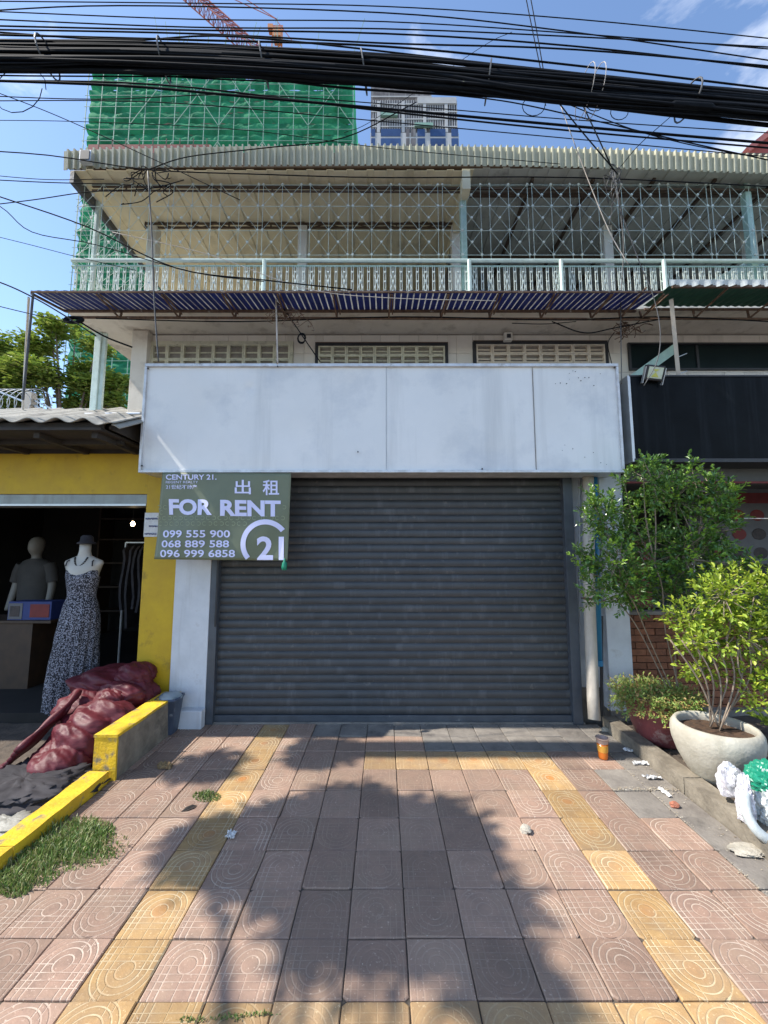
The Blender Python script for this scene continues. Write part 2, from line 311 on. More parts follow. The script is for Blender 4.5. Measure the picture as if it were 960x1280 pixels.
# ------------------------------------------------------------------ mesh builder
class MB:
    def __init__(s): s.v = []; s.f = []; s.mi = []
    def add(s, vs, fs, mi=0):
        o = len(s.v); s.v += [tuple(p) for p in vs]
        for f in fs: s.f.append(tuple(i + o for i in f)); s.mi.append(mi)
        return s
    def box(s, x0, x1, y0, y1, z0, z1, mi=0):
        return s.add([(x0, y0, z0), (x1, y0, z0), (x1, y1, z0), (x0, y1, z0), (x0, y0, z1), (x1, y0, z1), (x1, y1, z1), (x0, y1, z1)],
                     [(0, 3, 2, 1), (4, 5, 6, 7), (0, 1, 5, 4), (1, 2, 6, 5), (2, 3, 7, 6), (3, 0, 4, 7)], mi)
    def tube(s, pts, r, n=6, mi=0, cap=True, flat=None):
        pts = [Vector(p) for p in pts]; k = len(pts); o = []; base = len(s.v)
        rs = r if isinstance(r, (list, tuple)) else [r] * k
        prev = None
        for i, p in enumerate(pts):
            d = (pts[min(i + 1, k - 1)] - pts[max(i - 1, 0)])
            if d.length < 1e-9: d = Vector((0, 0, 1))
            d.normalize()
            up = Vector((0, 0, 1)) if abs(d.z) < .95 else Vector((0, 1, 0))
            a = d.cross(up).normalized() if prev is None else (prev - d * prev.dot(d)).normalized()
            prev = a; c = d.cross(a)
            for j in range(n):
                th = 2 * math.pi * (j + .5) / n
                o.append(p + (a * math.cos(th) + c * math.sin(th)) * rs[i])
        fs = []
        for i in range(k - 1):
            for j in range(n):
                fs.append((i * n + j, i * n + (j + 1) % n, (i + 1) * n + (j + 1) % n, (i + 1) * n + j))
        if cap: fs.append(tuple(range(n - 1, -1, -1))); fs.append(tuple((k - 1) * n + j for j in range(n)))
        return s.add(o, fs, mi)
    def bar(s, p, q, w=.01, mi=0): return s.tube([p, q], w * .7071, 4, mi)
    def lathe(s, prof, c=(0, 0, 0), n=24, mi=0, sx=1, sy=1, fn=None):
        o = []
        for (r, z) in prof:
            for j in range(n):
                a = 2 * math.pi * j / n; k = fn(a, z) if fn else 1
                o.append((c[0] + r * k * sx * math.cos(a), c[1] + r * k * sy * math.sin(a), c[2] + z))
        fs = []
        for i in range(len(prof) - 1):
            for j in range(n): fs.append((i * n + j, i * n + (j + 1) % n, (i + 1) * n + (j + 1) % n, (i + 1) * n + j))
        return s.add(o, fs, mi)
    def grid(s, fn, nu, nv, mi=0):
        o = [fn(i / nu, j / nv) for j in range(nv + 1) for i in range(nu + 1)]
        return s.add(o, [(j * (nu + 1) + i, j * (nu + 1) + i + 1, (j + 1) * (nu + 1) + i + 1, (j + 1) * (nu + 1) + i) for j in range(nv) for i in range(nu)], mi)
    def poly(s, pts, mi=0): return s.add(pts, [tuple(range(len(pts)))], mi)
    def extr(s, pts, d, mi=0):          # polygon extruded by vector d
        n = len(pts); d = Vector(d); a = [Vector(p) for p in pts]; b = [p + d for p in a]
        return s.add(a + b, [tuple(range(n)), tuple(range(2 * n - 1, n - 1, -1))] + [(i, i + n, (i + 1) % n + n, (i + 1) % n) for i in range(n)], mi)
    def mesh(s, name, mats, smooth=False):
        me = bpy.data.meshes.new(name); me.from_pydata(s.v, [], s.f)
        for m in (mats if isinstance(mats, (list, tuple)) else [mats]): me.materials.append(M[m] if isinstance(m, str) else m)
        if any(s.mi): me.polygons.foreach_set('material_index', s.mi)
        if smooth: me.polygons.foreach_set('use_smooth', [True] * len(me.polygons))
        me.update(); return me
    def build(s, name, mats, parent=None, smooth=False, bevel=0, solid=0, origin=None):
        if origin is not None:
            o = Vector(origin); s.v = [tuple(Vector(p) - o) for p in s.v]
        return link(name, s.mesh(name, mats, smooth), parent, origin, bevel, solid)
def link(name, me, parent=None, loc=None, bevel=0, solid=0):
    o = bpy.data.objects.new(name, me); COL.objects.link(o)
    if loc is not None: o.location = loc
    if parent:
        o.parent = parent
        pw = Vector((0, 0, 0)); q = parent
        while q: pw += q.location; q = q.parent
        o.location = o.location - pw
    if bevel:
        b = o.modifiers.new('edge', 'BEVEL'); b.width = bevel; b.segments = 2; b.limit_method = 'ANGLE'
    if solid:
        b = o.modifiers.new('thickness', 'SOLIDIFY'); b.thickness = solid; b.offset = 0
    return o
def tag(o, label=None, cat=None, group=None, kind=None):
    if label: o['label'] = label
    if cat: o['category'] = cat
    if group: o['group'] = group
    if kind: o['kind'] = kind
    return o
def empty(name, loc, label, cat, group=None):
    o = bpy.data.objects.new(name, None); COL.objects.link(o); o.location = loc; o.empty_display_size = .1
    return tag(o, label, cat, group)
def curve_pts(cp, n=24):
    """Catmull-Rom through control points"""
    cp = [Vector(p) for p in cp]; q = [cp[0] * 2 - cp[1]] + cp + [cp[-1] * 2 - cp[-2]]; o = []
    seg = len(cp) - 1; per = max(2, n // seg)
    for i in range(seg):
        a, b, c, d = q[i:i + 4]
        for j in range(per):
            t = j / per
            o.append(.5 * ((2 * b) + (c - a) * t + (2 * a - 5 * b + 4 * c - d) * t * t + (-a + 3 * b - 3 * c + d) * t ** 3))
    o.append(cp[-1]); return o
def text_raw(body, offset=0.0, sx=1.0):
    cu = bpy.data.curves.new('t', 'FONT'); cu.body = body; cu.size = 1; cu.offset = offset; cu.resolution_u = 4
    ob = bpy.data.objects.new('t', cu); COL.objects.link(ob)
    dg = bpy.context.evaluated_depsgraph_get(); me = bpy.data.meshes.new_from_object(ob.evaluated_get(dg))
    vs = [v.co.copy() for v in me.vertices]; fs = [tuple(p.vertices) for p in me.polygons]
    bpy.data.objects.remove(ob); bpy.data.curves.remove(cu); bpy.data.meshes.remove(me)
    return vs, fs

# ================================================================== GROUND
def struct(o): o['kind'] = 'structure'; return o
struct(MB().box(-300, 300, -300, 900, -.40, -.14).build('ground', 'asphalt'))
pv = struct(MB().box(-1.94, 2.02, .10, 3.99, -.14, -.009).build('pavement', 'joint'))
XL = -.885; TW = .2444
rows = [.105, .36, .62, .875, 1.13, 1.373, 1.613, 1.847, 2.094, 2.346, 2.617, 2.899, 3.162, 3.435, 3.70, 3.955]
def tile_mesh(w, h, name, m, v=0):
    b = MB(); rs_ = random.Random(v * 7 + int(w * 1000)); g = .0020; x, y = w / 2 - g, h / 2 - g; e = .004
    # outline with worn edges and now and then a chipped corner
    ring = []
    for (cx_, cy_) in ((-1, -1), (1, -1), (1, 1), (-1, 1)):
        ch = rs_.choice((.0015, .002, .002, .003, .003, .003, .016)) if v else .003
        a_ = (cx_ * (x - ch), cy_ * y); c_ = (cx_ * x, cy_ * (y - ch * rs_.uniform(.6, 1.2)))
        ring += [a_, c_] if cx_ == cy_ * -1 else [c_, a_]
    out = []
    for i in range(8):
        p, q = ring[i], ring[(i + 1) % 8]; out.append(p)
        if i % 2 == 1:
            for t in (.25, .5, .75): out.append((p[0] + (q[0] - p[0]) * t + rs_.uniform(-.0010, .0004) * (1 if p[0] > 0 else -1), p[1] + (q[1] - p[1]) * t + rs_.uniform(-.0010, .0004) * (1 if p[1] > 0 else -1)))
    n = len(out); top = [(px * (1 - e / x), py * (1 - e / y), 0) for px, py in out]
    b.add([(px, py, -.04) for px, py in out] + [(px, py, -e) for px, py in out] + top, [tuple(range(2 * n, 3 * n))] + [(i + k * n, (i + 1) % n + k * n, (i + 1) % n + (k + 1) * n, i + (k + 1) * n) for i in range(n) for k in (0, 1)])
    return b.mesh(name, m)
def tile_mesh_old(w, h, name, m):
    b = MB(); g = .0028; x, y = w / 2 - g, h / 2 - g; e = .004
    b.add([(-x, -y, -.05), (x, -y, -.05), (x, y, -.05), (-x, y, -.05), (-x, -y, -e), (x, -y, -e), (x, y, -e), (-x, y, -e),
           (-x + e, -y + e, 0), (x - e, -y + e, 0), (x - e, y - e, 0), (-x + e, y - e, 0)],
          [(8, 9, 10, 11)] + [(i, (i + 1) % 4, (i + 1) % 4 + 4, i + 4) for i in range(4)] + [(i + 4, (i + 1) % 4 + 4, (i + 1) % 4 + 8, i + 8) for i in range(4)])
    return b.mesh(name, m)
cache = {}
for r in range(len(rows) - 1):
    y0, y1 = rows[r], rows[r + 1]
    for c in range(-5, 13):
        x0 = XL + (c - 1) * TW; x1 = x0 + TW
        x0 = max(x0, -1.935); x1 = min(x1, 2.012)
        if x1 - x0 < .03: continue
        yel = (c == 0 and y0 > 1.3) or (c == 9 and y0 > 1.3 and y1 < 3.5) or (abs(y0 - 1.373) < .01 and 0 <= c <= 9) or (abs(y0 - 3.162) < .01 and 4 <= c <= 9)
        plain = (y0 > 3.42 and c >= 6) or (c == 12) or (c == 11 and y0 > 2.6 and rnd() < .6) or (y0 > 3.6 and c > 1)
        k = 'cement' if plain else ('tile_yellow' if yel else 'tile_red')
        vr = random.randrange(1, 4); key = (round(x1 - x0, 3), round(y1 - y0, 3), k, vr)
        if key not in cache: cache[key] = tile_mesh(x1 - x0, y1 - y0, 'paving_tile', k, vr)
        o = link('paving_tile', cache[key], pv, ((x0 + x1) / 2, (y0 + y1) / 2, U(-.004, .003) - (.006 if (c == 11 and r == 10) else 0)))
        sq = abs((x1 - x0) - TW) < .01
        o.rotation_euler = (R(U(-.6, .6)), R(U(-.6, .6)), R(U(-.55, .55)) + (math.pi if (r + c) % 3 == 0 and sq else 0))
# ground behind the kerbs
struct(MB().grid(lambda a, b: (2.14 + a * 5, .1 + b * 4.0, .045 + .02 * noise.noise(Vector((a * 30, b * 26, 3)))), 60, 50).build('planting_bed', 'earth'))
struct(MB().grid(lambda a, b: (-7 + a * 4.93, .1 + b * 3.95, -.03 + .012 * noise.noise(Vector((a * 22, b * 19, 8)))), 50, 40).build('forecourt', 'earth'))
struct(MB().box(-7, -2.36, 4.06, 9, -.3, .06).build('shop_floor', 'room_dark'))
struct(MB().box(2.36, 9, 4.02, 9, -.3, .10).build('neighbour_shop_floor', 'cement'))

def worn_box(x0, x1, y0, y1, z0, z1, name, m, parent, seed, n=14, amp=.004):
    b = MB()
    def f(face):
        def g(a, c):
            if face == 'top': p = (x0 + (x1 - x0) * a, y0 + (y1 - y0) * c, z1)
            if face == 'xl': p = (x0, y1 + (y0 - y1) * a, z0 + (z1 - z0) * c)
            if face == 'xr': p = (x1, y0 + (y1 - y0) * a, z0 + (z1 - z0) * c)
            if face == 'f': p = (x0 + (x1 - x0) * a, y0, z0 + (z1 - z0) * c)
            if face == 'k': p = (x1 + (x0 - x1) * a, y1, z0 + (z1 - z0) * c)
            q = Vector(p); d = noise.noise_vector(q * 9 + Vector((seed, 0, 0))) * amp
            return q + d
        return g
    b.grid(f('top'), 4, n); b.grid(f('xl'), n, 3); b.grid(f('xr'), n, 3); b.grid(f('f'), 4, 3); b.grid(f('k'), 4, 3)
    return b.build(name, m, parent)
# right kerb in stones
kr = empty('kerb', (2.07, 2, 0), 'long grey concrete kerb between the tiled pavement and the potted plants', 'kerb')
y = .1; i = 0
while y < 3.86:
    y2 = min(y + .92, 3.87); worn_box(2.015, 2.135, y + .004, y2 - .004, -.13, .10 + U(-.004, .004), 'kerb_stone', 'kerbstone', kr, i * 3.3); y = y2; i += 1
# left kerb wall, yellow capped
yw = empty('low_wall', (-1.985, 3.45, 0), 'low grey wall with yellow painted top and end beside the maroon cloth heap', 'wall')
worn_box(-2.06, -1.905, 3.022, 3.90, -.13, .292, 'wall_body', 'kerbstone', yw, 2)
worn_box(-2.068, -1.900, 3.00, 3.90, .293, .312, 'painted_cap', 'yellow_worn', yw, 5)
worn_box(-2.064, -1.902, 3.004, 3.021, -.10, .292, 'painted_end', 'yellow_worn', yw, 6)
yk = empty('yellow_kerb', (-1.99, 1.5, 0), 'low yellow painted kerb running from the wall end towards the grass', 'kerb')
y = .1
while y < 2.99:
    y2 = min(y + .72, 2.995); worn_box(-2.075, -1.937, y + .003, y2 - .003, -.13, .075, 'kerb_stone', 'yellow_worn', yk, y * 7, amp=.006); y = y2

# ================================================================== SHOPHOUSE
H = empty('shophouse', (0, 4.0, 0), 'old two storey shophouse with grey roller shutter, vent blocks and upstairs balcony', 'building')
def part(b, name, m, parent=H, **k): return b.build(name, m, parent, **k)
# ground floor piers
part(MB().box(-2.03, -1.685, 3.93, 4.3, .02, 1.70), 'pier', 'white_plaster', bevel=.004)
part(MB().box(-2.03, -1.685, 3.934, 4.3, 1.706, 2.60), 'pier', 'white_plaster', bevel=.004)
part(MB().box(-2.04, -1.675, 3.84, 3.928, -.02, .16), 'pier_plinth', 'white_plaster', bevel=.01)
part(MB().box(2.135, 2.365, 3.93, 4.4, .02, 2.60), 'pier', 'white_plaster', bevel=.005)
part(MB().box(2.13, 2.37, 3.922, 4.4, -.1, .13), 'pier_plinth', 'cement', bevel=.006)
part(MB().box(1.875, 2.134, 4.06, 4.4, .30, 2.6), 'recess_wall', 'white_plaster')
part(MB().box(1.875, 2.134, 4.052, 4.4, -.1, .295), 'recess_plinth', 'cement')
part(MB().box(-1.70, 1.90, 3.955, 4.05, -.10, .012), 'door_sill', 'cement', bevel=.004)
# shutter with slats
SH = part(MB().box(-1.63, 1.80, 4.05, 4.08, 0, 2.7), 'roller_shutter', 'black')
pitch = .0735
pr = []
for k in range(9):
    a = k / 8; pr.append((-.0075 * math.sin(math.pi * a) ** .8 if 0 < a < 1 else .0, a * (pitch - .010)))
pr += [(.006, pitch - .008), (.006, pitch - .002)]
b = MB(); segs = 28; prof = pr
def slat(a, c, _n=len(pr) - 1):
    k = int(round(c * _n)); d, z = prof[k]; return (-1.615 + 3.40 * a, d, z)
b.grid(slat, segs, len(pr) - 1)
slat_me = b.mesh('slat', 'shutter', True)
z = .075
while z < 2.55:
    o = link('slat', slat_me, SH, (0, 3.995 + U(-.003, .003), z)); o.rotation_euler = (R(U(-1.2, 1.2)), R(U(-.03, .03)), R(U(-.04, .04))); z += pitch
part(MB().box(-1.615, 1.785, 3.972, 4.01, .012, .070), 'bottom_bar', 'guide', SH, bevel=.004)
for (x0, x1) in ((-1.685, -1.610), (1.782, 1.873)):
    g = part(MB().box(x0, x1, 3.935, 4.06, .0, 2.6), 'shutter_guide', 'guide', bevel=.003)
part(MB().box(-1.628, -1.612, 3.925, 3.934, .9, 1.62), 'guide_strip', 'dark_frame')
# front wall behind the sign and above; with tiled field and vents
W = part(MB().box(-2.36, 2.36, 4.06, 4.35, 2.55, 3.32).box(-2.66, 7, 4.12, 4.4, 2.55, 3.97), 'wall', 'grout')
part(MB().box(-2.03, 2.365, 3.94, 4.06, 2.55, 3.30), 'lintel', 'cream_plaster')
part(MB().box(-2.665, -2.50, 4.02, 4.4, 2.6, 3.955), 'corner_pillar', 'cream_plaster', bevel=.006)
part(MB().box(-2.67, -2.62, 4.40, 12, 2.6, 3.955), 'side_wall', 'cream_plaster')
vents = [(-2.49, -1.01, 3.834, 9, 3, 'vent', None), (-.705, .654, 3.815, 9, 5, 'vent', 'dark_frame'), (.99, 2.37, 3.834, 8, 5, 'vent2', 'dark_frame')]
tw, thh = .205, .205
tme = MB().box(-.1, .1, -.006, .006, -.1, .1).mesh('wall_tile', 'cream_tile')
tcache = {}
zr = [3.32 + .2085 * k for k in range(4)]
def tile_ok(x0, x1, z0, z1):
    for (a, bb, top, *_r) in vents:
        if x1 > a - .03 and x0 < bb + .03 and z0 < top + .03: return False
    if x0 > 2.6 and z0 < 3.84 and z1 > 3.55: return False
    return True
def put_tile(x0, x1, z0, z1):
    key = (round(x1 - x0, 3), round(z1 - z0, 3))
    if key not in tcache:
        a, c = key[0] / 2 - .0012, key[1] / 2 - .0012; tcache[key] = MB().box(-a, a, -.006, .006, -c, c).mesh('wall_tile', 'cream_tile')
    link('wall_tile', tcache[key], W, ((x0 + x1) / 2, 4.112 + U(-.001, .001), (z0 + z1) / 2))
x = -2.50
edges = [-2.50]
while x < 4.6: x += .205; edges.append(x)
for i in range(len(edges) - 1):
    for k in range(3):
        x0, x1 = edges[i], edges[i + 1]; z0, z1 = zr[k], zr[k + 1]
        # trim tiles round the openings
        segs_ = [(x0, x1, z0, z1)]
        for (a, bb, top, *_r) in vents:
            a -= .035; bb += .035; top += .035; ns_ = []
            for (p, q, s0, s1) in segs_:
                if q <= a or p >= bb or s0 >= top: ns_.append((p, q, s0, s1)); continue
                if p < a: ns_.append((p, a, s0, s1)); 
                if q > bb: ns_.append((bb, q, s0, s1)); 
                if s1 > top: ns_.append((max(p, a), min(q, bb), top, s1))
            segs_ = ns_
        ns_ = []
        for (p, q, s0, s1) in segs_:
            if q > 2.64 and s0 < 3.835 and s1 > 3.56:
                if p < 2.64: ns_.append((p, 2.64, s0, s1))
                if s1 > 3.835: ns_.append((max(p, 2.64), q, 3.835, s1))
                if s0 < 3.56: ns_.append((max(p, 2.64), q, s0, 3.56))
            else: ns_.append((p, q, s0, s1))
        for s in ns_:
            if s[1] - s[0] > .012 and s[3] - s[2] > .012: put_tile(*s)
for (x0, x1, top, nc, nr, m, fr) in vents:
    z0 = 3.30
    V = part(MB().box(x0 - .03, x1 + .03, 4.20, 4.215, z0, top + .03), 'ventilation_window', 'black')
    fb = MB()
    for (p, q, r_, s_) in ((x0 - .033, x0, z0, top + .033), (x1, x1 + .033, z0, top + .033), (x0, x1, top, top + .033)): fb.box(p, q, 4.085, 4.20, r_, s_)
    part(fb, 'window_frame', fr or m, V)
    if fr:
        part(MB().box(x0 - .033, x1 + .033, 4.08, 4.086, top + .033, top + .040), 'window_trim', 'rust', V)
    cw = (x1 - x0) / nc; ch = .17 if nr == 3 else .105
    # one pierced block: four walls and a sloping louvre
    t_ = .016; bb = MB(); a, c = cw / 2 - .001, ch / 2 - .001
    bb.box(-a, -a + t_, -.04, .05, -c, c).box(a - t_, a, -.04, .05, -c, c).box(-a + t_, a - t_, -.04, .05, c - t_ * .9, c).box(-a + t_, a - t_, -.04, .05, -c, -c + t_ * .9)
    bb.extr([(-a + t_, -.02, 0.006), (-a + t_, .04, .030), (-a + t_, .045, .018), (-a + t_, -.015, -.008)], (2 * (a - t_), 0, 0))
    bme = bb.mesh('vent_block', m)
    zz = top - ch / 2
    while zz > z0:
        for i in range(nc): link('vent_block', bme, V, (x0 + cw * (i + .5), 4.125, zz))
        zz -= ch
# right neighbour window strip
NW = part(MB().box(2.645, 7, 4.104, 4.118, 3.565, 3.83), 'strip_window', 'glass_dark')
part(MB().box(2.62, 7, 4.08, 4.118, 3.832, 3.85).box(2.62, 7, 4.08, 4.118, 3.545, 3.563).box(2.62, 2.643, 4.08, 4.118, 3.564, 3.831), 'window_frame', 'dark_frame', NW)
part(MB().box(3.35, 3.375, 4.09, 4.103, 3.565, 3.83).box(4.3, 4.325, 4.09, 4.103, 3.565, 3.83), 'mullion', 'dark_frame', NW)
part(MB().box(2.37, 7, 4.0, 4.11, 2.45, 3.30), 'wall', 'cream_plaster')
# soffit / balcony slab
def slab_pts(z): return [(-3.13, 3.69, z), (7, 3.69, z), (7, 12, z), (-3.13, 12, z)]
part(MB().extr(slab_pts(3.965), (0, 0, .13)), 'balcony_slab', 'cream_plaster')
part(MB().box(-3.15, 7, 3.66, 3.689, 3.96, 4.11), 'fascia', 'cream_plaster')
# green pole at the left corner of the balcony
part(MB().box(-3.10, -3.03, 4.07, 4.13, 2.95, 3.964).box(-3.03, -2.985, 4.085, 4.115, 2.95, 3.964), 'corner_post', 'mint_pale', bevel=.006)
# back wall and columns upstairs
part(MB().box(-3.05, .80, 5.6, 5.65, 4.1, 5.50), 'back_wall', 'room_yellow')
part(MB().box(.86, 7, 7.4, 7.45, 4.1, 5.6), 'back_wall', 'room_grey')
part(MB().box(.80, .86, 4.25, 7.4, 4.1, 5.35), 'partition_wall', 'room_grey')
for u in (190, 378, 570, 760, 940):
    p = P(u, 320, 4.2); part(MB().box(p.x - .05, p.x + .05, 4.17, 4.27, 4.095, 5.30), 'column', 'column', bevel=.006)
# roof
RY0 = 3.62
def ribs(x0, x1, pitch_, y0, y1, z0f, z1f, depth=.012, duty=.35):
    """box-rib sheet running along Y: polyline in X, extruded along Y"""
    xs = []; x = x0; k = 0
    while x < x1:
        xs += [(x, 0), (x + pitch_ * (1 - duty) - .004, 0), (x + pitch_ * (1 - duty), depth), (x + pitch_ - .004, depth)]
        x += pitch_
    vs = []; 
    for (x, d) in xs: vs.append((x, y0, z0f(x) + d))
    for (x, d) in xs: vs.append((x, y1, z1f(x) + d))
    n = len(xs)
    return MB().add(vs, [(i, i + 1, n + i + 1, n + i) for i in range(n - 1)])
part(ribs(-3.10, .78, .20, RY0, 5.6, lambda x: 5.40, lambda x: 5.22), 'roof_sheet', 'roof_cream', solid=.003)
part(ribs(.86, 7, .20, RY0, 7.4, lambda x: 5.42 - .012 * max(0, x - 1.5), lambda x: 5.42), 'roof_sheet', 'roof_grey', solid=.003)
rf = MB().box(.78, .86, RY0, 5.7, 5.20, 5.42)
part(rf, 'roof_divider', 'roof_cream')
rb = MB()
for k in range(9):
    x = 1.5 + k * .62
    rb.box(x, x + .028, 3.7, 7.3, 5.37, 5.405)
for y in (3.80, 4.7, 5.6, 6.5): rb.box(.86, 7, y, y + .04, 5.315, 5.353)
part(rb, 'rafter', 'brown_steel')
# truss across the cream bay
tb = MB(); tz = 5.345; x0, x1 = -2.72, .78
tb.bar((x0, 4.2, tz), (x1, 4.2, tz), .022); tb.bar((x0, 4.2, tz - .055), (x1, 4.2, tz - .055), .018)
n = 22
for i in range(n):
    a = x0 + (x1 - x0) * i / n; c = x0 + (x1 - x0) * (i + 1) / n
    tb.bar((a, 4.2, tz - (.0 if i % 4 else .055)), (c, 4.2, tz - (.055 if i % 2 else .0)), .010)
    if i % 3 == 0: tb.bar((a, 4.2, tz), (a, 4.2, tz - .055), .014)
tb.bar((-3.0, 3.75, 5.36), (5.2, 3.75, 5.30), .022); tb.bar((-3.0, 3.75, 5.31), (.8, 3.75, 5.29), .014)
for i in range(16): tb.bar((-2.9 + .25 * i, 3.75, 5.36), (-2.9 + .25 * i, 3.75, 5.31), .012)
part(tb, 'roof_truss', 'brown_steel')
# sloping end rafter at the left
eb = MB(); eb.box(-3.13, -3.09, 3.62, 5.6, 5.27, 5.40); part(eb, 'end_rafter', 'guide')
# valance: ribbed metal sheets
def vz(u, top):
    pts = [(80, 189, 213), (120, 187, 211), (300, 183, 208), (480, 182, 207), (640, 184, 208), (800, 188, 212), (960, 195, 218), (1200, 206, 230)]
    for (a, b_) in zip(pts, pts[1:]):
        if u <= b_[0]:
            t = (u - a[0]) / (b_[0] - a[0]); return (a[1] + (b_[1] - a[1]) * t) if top else (a[2] + (b_[2] - a[2]) * t)
    return pts[-1][1] if top else pts[-1][2]
def valance_sheet(xa, xb):
    pz = .064; vs_t = []; vs_b = []; x = xa
    while x < xb - .005:
        for (dx, dy) in ((0, 0), (pz * .60, 0), (pz * .70, -.022), (pz * .92, -.022)):
            X = x + dx; u = 480 + 500 * X / 3.97
            top = P(u, vz(u, True), 3.585); bot = P(u, vz(u, False), 3.60)
            vs_t.append((X, 3.585 + dy, top.z)); vs_b.append((X, 3.60 + dy, bot.z - (.006 if dy else 0)))
        x += pz
    n = len(vs_t)
    return MB().add(vs_t + vs_b, [(i, n + i, n + i + 1, i + 1) for i in range(n - 1)])
xs = -3.18
RF = part(MB().box(-3.12, 7, 3.625, 3.655, 5.44, 5.60), 'valance_batten', 'brown_steel')
for k in range(10):
    part(valance_sheet(xs, xs + .064 * 14), 'valance_sheet', 'valance', solid=.002); xs += .064 * 14
pb = P(110, 199, 3.56); part(MB().box(pb.x - .055, pb.x + .055, 3.52, 3.575, pb.z - .06, pb.z + .06), 'gutter_outlet', 'alu', bevel=.003)
part(MB().box(pb.x - .043, pb.x + .043, 3.514, 3.519, pb.z - .045, pb.z + .05), 'outlet_opening', 'dark_frame')
# roof top so nothing is open from above
part(MB().box(-3.13, .86, 3.66, 5.6, 5.60, 5.63), 'roof_deck', 'red_roof')
part(MB().box(.861, 7, 3.66, 7.4, 5.60, 5.63), 'roof_deck', 'red_roof')
# railing
RYY = 3.72
RL = part(MB().tube([(-3.12, RYY, 4.515), (7, RYY, 4.50)], .020, 8), 'balcony_railing', 'mint_pale')
lb = MB()
lb.bar((-3.12, RYY, 4.455), (7, RYY, 4.44), .012).bar((-3.12, RYY, 4.125), (7, RYY, 4.125), .014)
lb.tube([(-3.12, RYY, 4.515), (-3.12, 5.6, 4.515)], .020, 6); lb.bar((-3.12, RYY, 4.455), (-3.12, 5.6, 4.455), .012)
for i in range(24):
    y = 3.8 + i * .078; lb.bar((-3.12, y, 4.10), (-3.12, y, 4.455), .008)
part(lb, 'rail_bars', 'mint', RL)
def baluster(kind):
    b = MB(); h0, h1 = 4.128, 4.45; w_ = .006
    xs = (-.010, .010) if kind == 0 else (-.026, -.010, .010, .026)
    for x in xs: b.bar((x, 0, h0), (x, 0, h1), w_)
    for zz in (.06, .16, .26): b.box(-.012, .012, -.006, .006, h0 + zz - .007, h0 + zz + .007)
    if kind:
        for s in (-1, 1): b.bar((s * .026, 0, h0 + .08), (0, 0, h0 + .16), w_).bar((s * .026, 0, h0 + .24), (0, 0, h0 + .16), w_)
    return b.mesh('baluster', 'bal')
bm = [baluster(0), baluster(1)]
x = -3.07; i = 0
while x < 5.6: link('baluster', bm[i % 2], RL, (x, RYY, 0)); x += .081; i += 1
for u in (330, 587, 702, 831, 975):
    p = P(u, 345, 3.70); part(MB().tube([(p.x, 3.70, 4.10), (p.x, 3.70, 4.50)], .020, 8), 'rail_post', 'mint_pale', RL)
for u in (581, 945):
    p = P(u, 300, RYY); part(MB().box(p.x - .03, p.x + .03, RYY + .03, RYY + .09, 4.1, 5.40), 'roof_post', 'mint')
p = P(112, 300, RYY); part(MB().tube([(-3.08, 3.95, 4.1), (-3.08, 3.95, 5.36)], .028, 8), 'roof_post', 'mint_pale')
# lattice grille above the railing
LZ = [4.574, 4.839, 5.107, 5.345]
lat = MB(); nodes = MB(); latw = .0036
def node(x, y, z): 
    nodes.box(x - .012, x + .012, y - .008, y + .004, z - .005, z + .005).box(x - .005, x + .005, y - .0085, y + .0045, z - .012, z + .012)
def panel(x0, cells=2):
    for i in range(cells + 1):
        x = x0 + i * .1936; lat.bar((x, RYY, 4.515), (x, RYY, LZ[-1]), latw)
        for z in LZ: node(x, RYY, z)
    for i in range(cells):
        a = x0 + i * .1936; c = a + .1936
        for k in range(3):
            lat.bar((a, RYY - .004, LZ[k]), (c, RYY - .004, LZ[k + 1]), latw * .72).bar((c, RYY + .002, LZ[k]), (a, RYY + .002, LZ[k + 1]), latw * .72)
            node((a + c) / 2, RYY - .004, (LZ[k] + LZ[k + 1]) / 2)
x = P(613, 288, RYY).x; 
while x > -2.7: x -= .912
while x < 5.2:
    for q_ in (x, x + .387 + .047):
        if q_ > -3.12: panel(q_)
    x += .912
for z in LZ[:4]: lat.bar((-3.1, RYY + .004, z), (6, RYY + .004, z), latw)
# the left end returns along the side
for i in range(10):
    y = 3.74 + i * .1936; lat.bar((-3.12, y, 4.515), (-3.12, y, LZ[3]), latw)
    for k in range(3):
        lat.bar((-3.122, y, LZ[k]), (-3.122, y + .1936, LZ[k + 1]), latw * .72).bar((-3.118, y + .1936, LZ[k]), (-3.118, y, LZ[k + 1]), latw * .72)
        nodes.box(-3.126, -3.114, y + .09, y + .106, (LZ[k] + LZ[k + 1]) / 2 - .008, (LZ[k] + LZ[k + 1]) / 2 + .008)
for z in LZ[:4]: lat.bar((-3.124, 3.72, z), (-3.124, 5.6, z), latw)
LT = part(lat, 'lattice_grille', 'mint_pale'); part(nodes, 'star_nodes', 'bal', LT)
# ledge clutter on balcony: mint cloth hanging on the rail at the right
cl = MB().grid(lambda a, b: P(878 + 75 * a, 362 - (6 + 26 * min(1, a * 1.5)) * b, 3.80) + Vector((0, .02 * math.sin(a * 40 + b * 3), 0)), 30, 6)
tag(cl.build('hanging_cloth', 'mint_pale', solid=.003), 'pale mint cloth hung behind the balcony railing at the far right', 'cloth')

